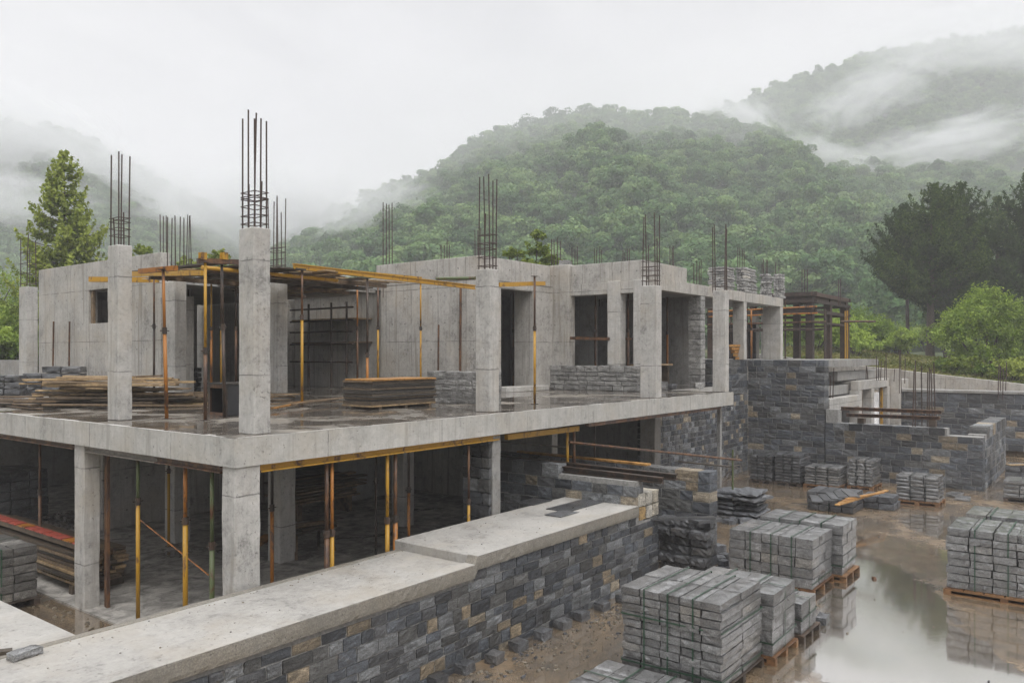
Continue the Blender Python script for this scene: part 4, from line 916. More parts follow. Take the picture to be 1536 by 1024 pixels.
# pale stone stacks on the roof beam
for i, (pl_, pn, pr, yt, D) in enumerate(((1062, 1089, 1103, 399, 33.2), (1104, 1117, 1136, 400, 35.2), (1140, 1154, 1159, 410, 37.2), (1160, 1172, 1178, 410, 38.4))):
    q = at(pn, y=2.46); zt = zat(yt, depth(q.x, 2.46)); ya = at(pl_, x=q.x).y; xb = at(pr, y=2.46).x
    bundle(('first pale stone stack on the roof beam, nearest the last slab edge column', 'second pale stone stack on the roof beam', 'third pale stone stack on the roof beam, narrow', 'last pale stone stack at the right end of the roof beam')[i], q.x, xb, 2.46, min(ya, 4.2), 7.225, zt, 9, 2, 3, mat='lblock', hs=(), vs=(), seg=(3, 3, 2), amp=.014, sag=.025, group='pale stone stacks on the roof beam')
loose_block('pale broken stone lying on the roof corner left of the window parapet', at(848, D=29.5).x, at(848, D=29.5).y, H+.03, .5, .4, .3, .4, 'lblock')
# things inside the upper bays
q = at(1045, 570, z=S); 
r = thing('timber_table', 'rough timber bench with scraps inside the opening beside the masonry pillar', 'bench', (18.8, 3.6, S))
MB().bar((18.0, 3.5, 4.25), (20.2, 3.5, 4.25), .6, .06).build('table_top', M['plank'], r)
for x in (18.2, 20.0): MB().box(x, x+.1, 3.3, 3.7, S, 4.22).build('leg', M['oldplank'], r)
loose_block('grey rubble block on the slab before the timber bench', 17.9, 2.5, S, .45, .4, .3, .3, 'block'); loose_block('pale rubble block at the foot of the masonry pillar', 19.6, 1.9, S, .4, .3, .22, .6, 'lblock'); loose_block('dark rubble block beside the last slab edge column', 18.7, 2.55, S, .5, .3, .2, .1, 'dblock')
q = at(1104, D=33.5); r = thing('timber_stack', 'small orange timber offcuts stacked on the tall slate wall beside the last slab edge column', 'timber stack', (q.x, q.y, 4.42))
for k in range(5): MB().bar((q.x-.35, q.y+.1*k-.2, 4.47+.13*k), (q.x+.35, q.y-.1*k+.2, 4.47+.13*k), .16, .1).build('offcut', M['yplank'], r)
# scaffold shelf in the dark bay (ledgers on standards)
r = thing('scaffold', 'rusty tube scaffold with plank shelves standing in the dark bay under the deck', 'scaffold', (12, 12.5, S))
for px in (463, 497, 520):
    q = at(px, x=12.0); MB().tube((12.0, q.y, S), (12.0, q.y, 6.5), .04, 7).build('standard', M['darkrust'], r); MB().tube((13.2, q.y, S), (13.2, q.y, 6.5), .04, 7).build('standard', M['darkrust'], r)
ya, yb_ = at(436, x=12.0).y, at(530, x=12.0).y
for k, z in enumerate((4.35, 5.0, 5.45, 5.85, 6.3)):
    MB().tube((11.98, ya, z), (11.98, yb_, z), .035, 6).build('ledger', M['darkrust'], r)
    if k in (1, 3): MB().box(12.05, 13.1, yb_, ya, z+.04, z+.08).build('shelf_board', M['plank' if k == 3 else 'oldplank'], r)
# ================================================================== LOWER STOREY CONTENTS
pallet('dark pallet under the strapped bundle at the left edge', -2.3, -.62, 5.78, 7.4, z=0, mat='dpallet')
bundle('strapped bundle of brownish slate blocks at the left edge under the slab', -2.25, -.64, 5.82, 7.35, .14, 1.1, 6, 4, 4, mat='bblock', hs=(), vs=(.6,), vx=(.3, .62), seg=(5, 4, 3), amp=.008)
r = thing('timber_stack', 'tall stack of old dark planks left of the first lower column', 'timber stack', (.5, 8, 0))
for k in range(9):
    for j in range(4):
        x = .02+j*.24; MB().bar((x+.1+random.gauss(0, .02), 5.65+random.uniform(-.12, .15), .2+k*.07), (x+.1+random.gauss(0, .02), 11.2+random.uniform(-.3, .3), .2+k*.07+random.gauss(0, .01)), .22, .052).build('plank', M[random.choice(['oldplank', 'oldplank', 'plank'])], r)
for y in (5.9, 8.2, 10.6): MB().box(0, 1.0, y, y+.14, 0, .16).build('bearer', M['oldplank'], r)
r = thing('red_beam', 'timber beam with worn red paint lying on top of the old plank stack', 'beam', (.15, 8.3, .84))
MB().bar((.16, 5.6, .905), (.16, 11.2, .925), .2, .1).build('beam', M['oldplank'], r)
for k in range(13): MB().box(.04, .27, 5.62+k*.43, 5.62+k*.43+.37, .958+.0015*k, .985+.0015*k).build('red_board', M['red'] if k % 5 != 1 else M['orange'], r, bevel=.004)
q = at(28, 785, z=0); bundle('dark strapped bundle standing deep in the shade at the far left of the lower storey', 1.2, 2.6, 13.2, 14.8, .02, 1.5, 6, 3, 3, mat='dblock', strap='dstrap', hs=(), vs=(.4,), seg=(4, 4, 3), amp=.01)
r = thing('rubble_heap', 'heap of pale rubble on the lower floor behind the rusty red prop', 'rubble', (2.8, 13.2, 0))
st = Stones()
for k in range(120):
    a = random.uniform(0, 2*PI); d = random.random()**.6*1.1; st.add((2.9+d*math.cos(a), 13.0+d*math.sin(a), .02+max(0, .32*(1-d))*random.random()), [random.uniform(.08, .24)]*2+[random.uniform(.06, .14)], (.2, .18, .16), .02, .02, (2, 2, 2))
st.build('rubble', M['stone'], r)
r = thing('trestle', 'low timber trestle loaded with scraps on the lower floor behind the corner column', 'trestle', (4.8, 4.9, 0))
for s in (-1, 1):
    for u in (-1, 1): MB().bar((4.8+s*.55, 4.9+u*.3, .004), (4.8+s*.42, 4.9+u*.12, .52), .07, .07).build('leg', M['oldplank'], r)
MB().bar((4.1, 4.9, .55), (5.5, 4.9, .55), .42, .05).build('top', M['oldplank'], r)
for k in range(6): MB().bar((4.2+random.uniform(0, .4), 4.75+k*.06, .6+.02*k), (5.0+random.uniform(0, .5), 4.8+random.uniform(-.1, .2), .61+.02*k), .09, .03).build('scrap_board', M[random.choice(['plank', 'oldplank', 'rust'])], r)
r = thing('plank_stack', 'stack of old boards on bearers deep in the right lower bay', 'timber stack', (8, 8.5, 0))
for k in range(7):
    for j in range(4): MB().bar((6.6+random.uniform(-.2, .2), 8.0+j*.27, .5+k*.09), (9.1+random.uniform(-.3, .3), 8.0+j*.27+random.uniform(-.06, .06), .5+k*.09+random.gauss(0, .012)), .24, .05).build('plank', M[random.choice(['plank', 'oldplank'])], r)
for x in (6.9, 8.7): MB().box(x, x+.16, 8.0, 9.0, 0, .46).build('bearer', M['oldplank'], r)
q = at(392, 835, z=0); single('plank', MB().bar((q.x-.2, q.y, .3), (q.x+.5, q.y+.35, .36), .3, .05), 'yplank', 'orange board lying just right of the lower corner column', 'board')
# ---- dark formwork frame at the far right end of the building
r = thing('timber_tower', 'dark brown timber formwork frame with scaffold poles at the far right end of the building', 'formwork frame', (36, 3, 4.4))
zt = zat(438, 40); c0 = at(1215, D=40); TX, TY = c0.x, c0.y; W2 = at(1266, y=TY).x-TX; L2 = 5.2
for x, y in ((TX, TY), (TX+W2*.5, TY), (TX+W2, TY), (TX, TY+1.9), (TX, TY+3.4), (TX, TY+L2), (TX+W2, TY+L2), (TX+W2, TY+2.6)): MB().box(x-.17, x+.17, y-.17, y+.17, 4.4, zt-.06).build('post', M['formw'], r)
for z, h_ in ((zt-.1, .1), (zt-.45, .07), (zt-.95, .08), (zt-1.5, .05)):
    MB().box(TX-.24, TX-.13, TY-.4, TY+L2+.2, z-h_, z+h_).build('beam', M['formw'], r); MB().box(TX-.3, TX+W2+.3, TY-.24, TY-.13, z-h_, z+h_).build('beam', M['formw'], r)
    MB().box(TX+W2+.13, TX+W2+.24, TY-.3, TY+L2, z-h_, z+h_).build('beam', M['formw'], r)
for k in range(9): MB().box(TX-.1, TX+W2+.1, TY-.1+.58*k, TY+.4+.58*k, zt-.03+.004*(k%2), zt+.01+.004*(k%2)).build('deck_board', M['formw'], r)
MB().box(TX-.1, TX-.05, TY, TY+L2, zt-.42, zt-.1).build('side_board', M['formw'], r); MB().box(TX, TX+W2, TY-.1, TY-.05, zt-.4, zt-.08).build('side_board', M['formw'], r)
MB().box(TX+.6, TX+.7, TY+3.0, TY+L2, 4.4, zt-1.5).build('back_panel', M['black'], r)
for k in range(12):
    x, y = random.choice([(TX-.35, TY+random.uniform(.2, 4.6)), (TX+random.uniform(.2, W2+.3), TY-.35)]); MB().tube((x, y, 4.4), (x, y, zt-random.uniform(.1, .9)), .04, 6).build('pole', M[random.choice(['orange', 'darkrust', 'yellow', 'darkrust', 'darkrust', 'rust'])], r)
for k in range(5): z = zt-random.uniform(.5, 2.2); MB().tube((TX-.42, TY+L2, z), (TX-.42, TY-random.uniform(.3, 1.2), z+random.uniform(-.1, .1)), .04, 6).build('ledger', M[random.choice(['orange', 'darkrust', 'rust'])], r)
q1 = at(1262, 482, D=39); q2 = at(1313, 482, D=37.6); MB().tube(q1, q2, .05, 6).build('ledger', M['rust'], r)
for px in (1203, 1207, 1211, 1258, 1261): q = at(px, D=42 if px < 1230 else 41); MB().tube((q.x, q.y, zt-.6), (q.x, q.y, zat(402 if px < 1230 else 420, 41.5)), .02, 5).build('rebar', M['rebar'], r)
# ================================================================== GROUND
def sstep(a, b, x):
    t = min(1, max(0, (x-a)/(b-a))); return t*t*(3-2*t)
def lerp_tab(tab, x):
    if x <= tab[0][0]: return tab[0][1]
    for (a, b), (c, d) in zip(tab, tab[1:]):
        if x <= c: return b+(d-b)*(x-a)/(c-a)
    return tab[-1][1]
def ghash(x, y): return (math.sin(x*.13+y*.07)+math.sin(x*.05-y*.11+2)+.5*math.sin(x*.31+y*.29))*.4
def ground_z(x, y):
    if y < -1.2 or x > 8.6: z = YG
    else: z = -.03
    if 7 < x < 26.7 and y < 2.6: z = YG
    d = depth(x, y); lat = (x-CAMX)*RX+(y-CAMY)*RY
    left = lat/max(d, 1)
    if x > 42.2 or (y > 33 or x < -14):
        if x > 42.2:
            z = 1.85+(max(-17, min(9, y))+17)/26*2.9-.25; z += sstep(42, 60, x)*.5-sstep(60, 95, x)*.4
        else:
            z = 3.4*sstep(33, 40, y)+1.0*sstep(40, 80, y)
            z = max(z, 3.4*sstep(-14, -30, x)) if x < -14 else z
        if left < -.35: z += sstep(-.35, -.75, left)*sstep(34, 75, d)*6
        z += ghash(x, y)*sstep(45, 100, d)
    elif x > 38.3 and y < 6: z = 2.6
    return z
def axis_pts(a, b, st):
    p = list(np.arange(a, b+1e-6, st)); s = st; lo, hi = [a], [b]
    while hi[-1] < 1500: s *= 1.22; hi.append(hi[-1]+s); lo.append(lo[-1]-s)
    return lo[:0:-1]+p+hi[1:]
xs_, ys_ = axis_pts(-30, 80, .55), axis_pts(-30, 80, .55)
vs_ = [(x, y, ground_z(x, y)) for y in ys_ for x in xs_]; W_ = len(xs_)
fs_ = [(j*W_+i, j*W_+i+1, (j+1)*W_+i+1, (j+1)*W_+i) for j in range(len(ys_)-1) for i in range(W_-1)]
me = bpy.data.meshes.new('ground'); me.from_pydata(vs_, [], fs_); me.shade_smooth()
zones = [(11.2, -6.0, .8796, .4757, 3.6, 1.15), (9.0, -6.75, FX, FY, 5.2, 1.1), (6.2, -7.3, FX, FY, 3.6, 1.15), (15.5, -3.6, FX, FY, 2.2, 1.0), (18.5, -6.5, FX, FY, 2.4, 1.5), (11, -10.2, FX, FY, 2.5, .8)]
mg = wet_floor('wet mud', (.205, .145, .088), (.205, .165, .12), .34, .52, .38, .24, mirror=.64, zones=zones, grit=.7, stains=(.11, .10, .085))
def add_grass(m):
    nt = m.node_tree; t = NT(nt); P = pos(t); sp = nt.nodes.new('ShaderNodeSeparateXYZ'); t.l(P, sp.inputs[0])
    out = nt.nodes['Material Output']; old = out.inputs[0].links[0].from_socket
    b = t.n('ShaderNodeBsdfPrincipled', Roughness=.8); n = t.noise(P, .5, 6, .7); 
    t.l(t.ramp(n, [(.35, (.03, .05, .012)), (.52, (.06, .085, .022)), (.66, (.13, .11, .055))]), b.inputs['Base Color'])
    t.l(t.bump(t.noise(P, 9, 4), .2, 1.0), b.inputs['Normal'])
    k = t.math('MAXIMUM', t.math('GREATER_THAN', sp.outputs[0], 42.4), t.math('GREATER_THAN', sp.outputs[1], 34.0)); k = t.math('MAXIMUM', k, t.math('LESS_THAN', sp.outputs[0], -15.0))
    mx = nt.nodes.new('ShaderNodeMixShader'); t.l(k, mx.inputs[0]); t.l(old, mx.inputs[1]); t.l(b.outputs[0], mx.inputs[2]); t.l(mx.outputs[0], out.inputs[0])
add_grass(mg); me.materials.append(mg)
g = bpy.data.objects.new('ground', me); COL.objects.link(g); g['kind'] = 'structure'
# rough grass and weeds beyond the concrete wall and on the left slope
gp, gn, gt = [], [], []
for k in range(15000):
    if k % 4: px = random.uniform(1180, 1560); D = random.uniform(43.5, 72)
    else: px = random.uniform(-60, 75); D = random.uniform(38, 56)
    q = at(px, D=D)
    if px > 1000 and q.x < 42.8: continue
    gp.append((q.x, q.y, ground_z(q.x, q.y)+.06+random.random()*.16)); gn.append((random.gauss(0, .5), random.gauss(0, .5), .5)); gt.append(.35+.25*math.sin(q.x*.6)*math.cos(q.y*.5)+random.uniform(0, .4))
GRASS = (np.array(gp), np.array(gn), np.array(gt))
# small stones strewn over the mud
st = Stones()
for k in range(300):
    px, py = random.uniform(560, 1536), random.uniform(745, 1040)
    q = at(px, py, z=YG)
    if q.y > -2.15 or q.x > 25 or (px > 1180 and 830 < py and random.random() < .8): continue
    s = random.uniform(.010, .035); st.add((q.x, q.y, YG+s*.2), (s*1.5, s*1.2, s), random.choice([(.12, .10, .08), (.2, .17, .13), (.08, .08, .085)]), s*.12, s*.15, (2, 2, 2))
for k in range(420):
    u = random.random(); q = Vector((random.uniform(1, 9.5), -2.2-abs(random.gauss(0, .5)), YG)); s_ = random.uniform(.012, .05)
    st.add((q.x, q.y, YG+s_*.15), (s_*1.5, s_*1.2, s_), random.choice([(.13, .11, .085), (.21, .18, .14), (.08, .08, .085)]), s_*.12, s_*.15, (2, 2, 2))
for k in range(160):
    q = Vector((random.uniform(-4, -.4), random.uniform(2.6, 6), 0)); s = random.uniform(.015, .05); st.add((q.x, q.y, -.02), (s*1.5, s*1.2, s), (.17, .14, .10), s*.12, s*.15, (2, 2, 2))
gv = thing('gravel', 'x', 'gravel', (0, 0, 0)); o_ = st.build('gravel', M['stone'], gv); o_.parent = None; bpy.data.objects.remove(gv); o_.name = 'gravel'; setp(o_, 'small stones strewn over the wet mud', 'gravel', kind='stuff')
# ================================================================== HILLS
def hill(name, sky, px0, px1, Dbase, Dcrest, zb=3.0, col=(.03, .05, .02), gully=.06, back=160, pw=1.0):
    """ridge whose slope climbs from Dbase to a crest at Dcrest(px); returns the surface function"""
    def prof(px):
        y = lerp_tab(sky, px); D = Dcrest(px) if callable(Dcrest) else Dcrest
        return (HY-y)/FPX*D+CAMZ-7, D
    def surf(px, D):
        h, Dc = prof(px); 
        if D <= Dc:
            t = max(0, (D-Dbase)/(Dc-Dbase)); e = t**pw*(1.0+.0*t)
            k = zb+(h-zb)*e
        else: k = h-(D-Dc)*.55
        return k
    def wob(px, D):
        a = px/1202.; h, Dc = prof(px); t = max(0, min(1, (D-Dbase)/(Dc-Dbase)))
        return gully*h*math.sin(PI*t)*(math.sin(a*23+D*.013)+.6*math.sin(a*51+2+D*.021)+.4*math.sin(a*11-D*.03))*.5
    n, m = 150, 60; V = []; F = []
    for i in range(n+1):
        px = px0+(px1-px0)*i/n; Dc = prof(px)[1]
        for j in range(m+1):
            D = Dbase-25+(Dc+back-Dbase+25)*j/m; q = at(px, D=D); V.append((q.x, q.y, max(0, surf(px, D)+wob(px, D))))
    for i in range(n):
        for j in range(m): a = i*(m+1)+j; F.append((a, a+m+1, a+m+2, a+1))
    me = bpy.data.meshes.new(name); me.from_pydata(V, [], F); me.shade_smooth(); me.materials.append(M['hill'])
    o = bpy.data.objects.new(name, me); COL.objects.link(o); o['kind'] = 'structure'
    return lambda px, D: surf(px, D)+wob(px, D), prof
M['hill'] = plain('hill undergrowth', (.035, .065, .022), .95, .4, .3)
SKY_C = [(300, 470), (380, 415), (430, 372), (480, 352), (520, 335), (560, 318), (600, 292), (650, 262), (700, 228), (740, 206), (790, 196), (830, 190), (900, 172), (960, 172), (1060, 174), (1100, 180), (1160, 196), (1230, 214), (1320, 232), (1420, 246), (1560, 262), (1700, 280), (1900, 300)]
SKY_R = [(700, 330), (850, 260), (950, 215), (1060, 176), (1130, 146), (1200, 116), (1290, 88), (1400, 66), (1536, 48), (1700, 40), (1900, 70)]
SKY_L = [(-500, 120), (-200, 150), (0, 190), (100, 198), (150, 222), (200, 252), (260, 288), (330, 320), (370, 350), (430, 400), (520, 450)]
SKY_B = [(300, 330), (400, 352), (440, 345), (480, 325), (540, 297), (600, 275), (660, 262), (720, 262), (800, 280), (900, 300)]
f_c, p_c = hill('hill', SKY_C, 300, 1900, 120, lambda px: 400+70*sstep(1040, 1260, px), 4)
f_r, p_r = hill('hill', SKY_R, 820, 1900, 400, 680, 70)
f_l, p_l = hill('hill', SKY_L, -500, 520, 230, 600, 6)
f_b, p_b = hill('hill', SKY_B, 300, 900, 420, 640, 10)
# ------------------------------------------------------------------ forest tree shapes
def leaf_mesh(name, pts, nrm, size, mat, asp=1.0, jit=.6, tint=None, tri=False, rng=RNG):
    n = len(pts); d = nrm+rng.normal(0, jit, (n, 3)); d /= np.linalg.norm(d, axis=1)[:, None]
    r = rng.normal(0, 1, (n, 3)); u = np.cross(d, r); u /= np.linalg.norm(u, axis=1)[:, None]+1e-9; w = np.cross(d, u)
    s = (size*rng.uniform(.6, 1.3, n))[:, None] if np.isscalar(size) else size[:, None]
    if tri: V = np.stack([pts-u*s*asp*.5-w*s*.5, pts+u*s*asp*.5-w*s*.5, pts+w*s*.7], 1); k = 3
    else: V = np.stack([pts-w*s, pts+u*s*asp+d*s*.15, pts+w*s, pts-u*s*asp+d*s*.15], 1); k = 4
    V = V.reshape(-1, 3); F = np.arange(n*k).reshape(n, k)
    me = bpy.data.meshes.new(name); me.from_pydata(V.tolist(), [], F.tolist())
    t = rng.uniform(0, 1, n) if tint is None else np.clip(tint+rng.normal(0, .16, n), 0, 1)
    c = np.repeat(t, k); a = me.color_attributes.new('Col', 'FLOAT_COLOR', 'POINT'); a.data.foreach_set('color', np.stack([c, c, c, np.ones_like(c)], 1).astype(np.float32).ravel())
    me.materials.append(mat); return me
def sph(n, rng=RNG):
    v = rng.normal(0, 1, (n, 3)); return v/np.linalg.norm(v, axis=1)[:, None]
def crown_points(lobes, per, up=.35):
    P, N, T = [], [], []
    for (c, r) in lobes:
        d = sph(per); d[:, 2] = np.where(d[:, 2] < -up, -d[:, 2], d[:, 2]); rr = RNG.uniform(.72, 1.05, per)
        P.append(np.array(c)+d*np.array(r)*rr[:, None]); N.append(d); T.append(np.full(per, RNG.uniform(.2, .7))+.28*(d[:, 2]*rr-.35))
    return np.vstack(P), np.vstack(N), np.concatenate(T)
FCOL = bpy.data.collections.new('forest tree shapes')
for k in range(7):
    R = RNG.uniform(3.3, 4.6); Ht = RNG.uniform(8, 12); lobes = [((0, 0, Ht*.72), (R*.62, R*.62, Ht*.28))]
    for j in range(RNG.integers(8, 12)):
        a = RNG.uniform(0, 2*PI); d = R*RNG.uniform(.35, .8); zz = Ht*RNG.uniform(.34, .86); rr = R*RNG.uniform(.28, .5); lobes.append(((d*math.cos(a), d*math.sin(a), zz), (rr, rr, rr*.85)))
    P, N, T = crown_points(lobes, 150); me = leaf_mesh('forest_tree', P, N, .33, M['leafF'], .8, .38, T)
    o = bpy.data.objects.new('forest_tree', me); FCOL.objects.link(o)
def scatter(name, fn, prof, px0, px1, Dbase, n, label, smin=.75, smax=1.25, power=1.0, tail=30):
    V, Sx, Rz, Ix = [], [], [], []
    i = 0
    while len(V) < n and i < n*6:
        i += 1; px = random.uniform(px0, px1); Dc = prof(px)[1]; D = math.sqrt(random.uniform((Dbase-10)**2, (Dc+tail)**2)); z = fn(px, D); q = at(px, D=D)
        V.append((q.x, q.y, z-.8)); Sx.append(random.uniform(smin, smax)); Rz.append(random.uniform(0, 6.28)); Ix.append(random.randrange(7))
    me = bpy.data.meshes.new(name); me.from_pydata(V, [], [])
    for nm, ty, dat in (('sc', 'FLOAT', Sx), ('rz', 'FLOAT', Rz), ('ix', 'INT', Ix)):
        a = me.attributes.new(nm, ty, 'POINT'); a.data.foreach_set('value', dat)
    o = bpy.data.objects.new(name, me); COL.objects.link(o); setp(o, label, 'forest', kind='stuff')
    ng = bpy.data.node_groups.new('scatter trees', 'GeometryNodeTree'); ng.interface.new_socket('Geometry', in_out='INPUT', socket_type='NodeSocketGeometry'); ng.interface.new_socket('Geometry', in_out='OUTPUT', socket_type='NodeSocketGeometry')
    N_ = ng.nodes; L = ng.links.new; gi = N_.new('NodeGroupInput'); go = N_.new('NodeGroupOutput'); ip = N_.new('GeometryNodeInstanceOnPoints'); ci = N_.new('GeometryNodeCollectionInfo')
    ci.inputs['Collection'].default_value = FCOL; ci.inputs['Separate Children'].default_value = True; ci.inputs['Reset Children'].default_value = True
    def attr(nm, ty):
        a = N_.new('GeometryNodeInputNamedAttribute'); a.data_type = ty; a.inputs[0].default_value = nm; return [s for s in a.outputs if s.enabled][0]
    cx = N_.new('ShaderNodeCombineXYZ'); L(attr('rz', 'FLOAT'), cx.inputs[2])
    L(gi.outputs[0], ip.inputs['Points']); L(ci.outputs[0], ip.inputs['Instance']); ip.inputs['Pick Instance'].default_value = True; L(attr('ix', 'INT'), ip.inputs['Instance Index']); L(cx.outputs[0], ip.inputs['Rotation']); L(attr('sc', 'FLOAT'), ip.inputs['Scale']); L(ip.outputs[0], go.inputs[0])
    md = o.modifiers.new('trees', 'NODES'); md.node_group = ng
    return o
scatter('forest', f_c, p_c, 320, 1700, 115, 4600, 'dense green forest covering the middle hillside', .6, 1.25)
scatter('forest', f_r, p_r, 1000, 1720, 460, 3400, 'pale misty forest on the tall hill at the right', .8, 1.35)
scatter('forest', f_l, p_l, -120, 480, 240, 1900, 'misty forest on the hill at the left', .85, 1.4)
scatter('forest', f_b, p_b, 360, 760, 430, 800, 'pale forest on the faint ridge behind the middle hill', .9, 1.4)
gr_ = bpy.data.objects.new('grass', leaf_mesh('grass', GRASS[0], GRASS[1], .17, leaf_mat('dry and green grass', (.05, .075, .015), (.13, .15, .035), (.27, .24, .10), .25), .3, .9, GRASS[2])); COL.objects.link(gr_); setp(gr_, 'rough grass and weeds beyond the concrete wall', 'grass', kind='stuff')
# ------------------------------------------------------------------ single trees
def limb_mesh(paths, name, mat, parent):
    mb = MB()
    for pts, r0, r1 in paths:
        n = len(pts)-1
        for i, (a, b) in enumerate(zip(pts, pts[1:])): mb.tube(a, b, r0+(r1-r0)*i/n, 7, r0+(r1-r0)*(i+1)/n, cap=False)
    return mb.build(name, mat, parent, True)
def conifer(label, x, y, z0, zt, rad, mat, crown0=.25, whorls=22, nb=7, leaf=.16, dens=60, up=.35, droop=0.0, group=None, name='conifer_tree', shape=1.0, wide=.12, tr=.16, asp=.35, plume=False):
    t = thing(name, label, 'tree', (x, y, z0), group); Ht = zt-z0; O = np.array((x, y, z0))
    lean = np.array((random.gauss(0, .01), random.gauss(0, .01), 0))
    paths = [([(x, y, z0-.3), (x+lean[0]*Ht*.5, y+lean[1]*Ht*.5, z0+Ht*.5), (x+lean[0]*Ht, y+lean[1]*Ht, zt-.3)], tr, .025)]
    P, N, T = [], [], []
    for w in range(whorls):
        f = w/(whorls-1); h = z0+Ht*(crown0+(1-crown0)*f*.985); R = rad*((1-f)**shape*.95+wide*(1-f)+.03)*random.uniform(.8, 1.12)
        if f < .12: R *= .55+f*3.6
        for k in range(nb if f < .8 else max(4, nb-3)):
            a = random.uniform(0, 2*PI); L = R*random.uniform(.6, 1.12); d = np.array((math.cos(a), math.sin(a), 0)); m = max(4, int(L*dens)); s = RNG.uniform(.12, 1, m)**.75
            base = np.array((x, y, h))+lean*(h-z0); tip_up = up*random.uniform(.6, 1.3)*L
            pts = base+d*(s*L)[:, None]+np.array((0, 0, 1))*((tip_up*s**2-droop*L*s*(1-s)*2))[:, None]
            sd = np.cross(d, (0, 0, 1)); sp = RNG.normal(0, 1, m)*(.05+.16*L*(1-s*.75)); sv = RNG.normal(0, 1, m)*(.05+.035*L*(1-s*.5))
            pts = pts+sd*sp[:, None]+np.array((0, 0, 1))*sv[:, None]
            P.append(pts); nn = np.tile(d*.55+np.array((0, 0, .75)), (m, 1)); N.append(nn); T.append(np.full(m, .45+.25*random.uniform(-1, 1))+.25*(s-.6))
            e = base+d*L*.92+np.array((0, 0, 1))*tip_up*.85; mid = (base+e)/2-np.array((0, 0, tip_up*.22)); paths.append(([tuple(base), tuple(mid), tuple(e)], .045*(1-f)+.015, .008))
            if plume:
                q = base+d*L+np.array((0, 0, tip_up)); m2 = int(30*plume); s2 = RNG.uniform(0, 1, m2); P.append(q+np.array((d[0]*.35, d[1]*.35, 1.0))*((s2*.7-.15)*plume)[:, None]+RNG.normal(0, .13*plume, (m2, 3))*(1.15-s2)[:, None]); N.append(np.tile((d[0], d[1], .3), (m2, 1))); T.append(np.full(m2, .62))
    limb_mesh(paths, 'trunk', M['bark'], t)
    P, N, T = np.vstack(P), np.vstack(N), np.concatenate(T)
    me = leaf_mesh('crown', P-O, N, leaf, mat, asp, .75, np.clip(T, 0, 1)); o = bpy.data.objects.new('crown', me); COL.objects.link(o); o.parent = t
    return t
def broad(label, x, y, z0, lobes, per, leaf, mat, group=None, name='leafy_bush', cat='bush', tr=.06, jit=.8, fluff=.35):
    """lobes: (dx, dy, dz, r) about the base"""
    t = thing(name, label, cat, (x, y, z0), group); paths = []; P, N, T = [], [], []
    for (dx, dy, dz, r) in lobes:
        c = np.array((dx, dy, dz)); paths.append(([(x, y, z0-.2), (x+dx*.45, y+dy*.45, z0+dz*.55), (x+dx, y+dy, z0+dz+r*.3)], tr, tr*.25))
        tw = max(6, int(per/34))
        for q in range(tw):                    # twigs with leaves round them: open, uneven outline
            d = sph(1)[0]; d[2] = abs(d[2])*.9-.25*random.random(); m = per//tw; s = RNG.uniform(.25, 1.0, m)**.6; L = r*random.uniform(.7, 1.22)
            pts = c+d*(s*L)[:, None]+RNG.normal(0, 1, (m, 3))*(fluff*r*.42*(1.1-s*.6))[:, None]; P.append(pts); N.append(np.tile(d*.6+np.array((0, 0, .6)), (m, 1))); T.append(np.full(m, random.uniform(.25, .7))+.25*(s-.6))
    limb_mesh(paths, 'trunk', M['bark'], t)
    me = leaf_mesh('crown', np.vstack(P), np.vstack(N), leaf, mat, .6, jit, np.clip(np.concatenate(T), 0, 1)); o = bpy.data.objects.new('crown', me); COL.objects.link(o); o.parent = t
    return t
def gz(q): return ground_z(q.x, q.y)
# left tree
q = at(97, D=46); conifer('tall bright green conical tree behind the left concrete wall', q.x, q.y, gz(q)-.3, zat(236, 46), 3.15, M['leafL'], .08, 24, 11, .115, 60, .28, .2, shape=.55, wide=.05, asp=.55, plume=.8)
# pines on the right
GP = 'dark pines on the right'
for px, D, yt, rad, c0, lab, tr in ((1362, 74, 318, 3.4, .44, 'slender dark pine with a thin bare trunk, leftmost of the pines', .22), (1395, 70, 288, 4.4, .36, 'dark pine with a thick bare trunk, second from the left', .42), (1441, 75, 285, 4.8, .22, 'broad dark pine behind the bright round tree', .38), (1496, 82, 305, 4.4, .18, 'dark pine between the broad pine and the one at the right edge', .36), (1548, 72, 262, 4.8, .15, 'tallest dark pine cut off by the right edge', .45), (1420, 86, 300, 3.9, .25, 'pine standing behind the thick trunked pine', .34)):
    q = at(px, D=D); conifer(lab, q.x, q.y, gz(q)-.2, zat(yt, D), rad, M['leafP'], c0, 15, 10, .18, 76, .42, .0, GP, 'pine_tree', .55, .2, tr, .3, 1.6)
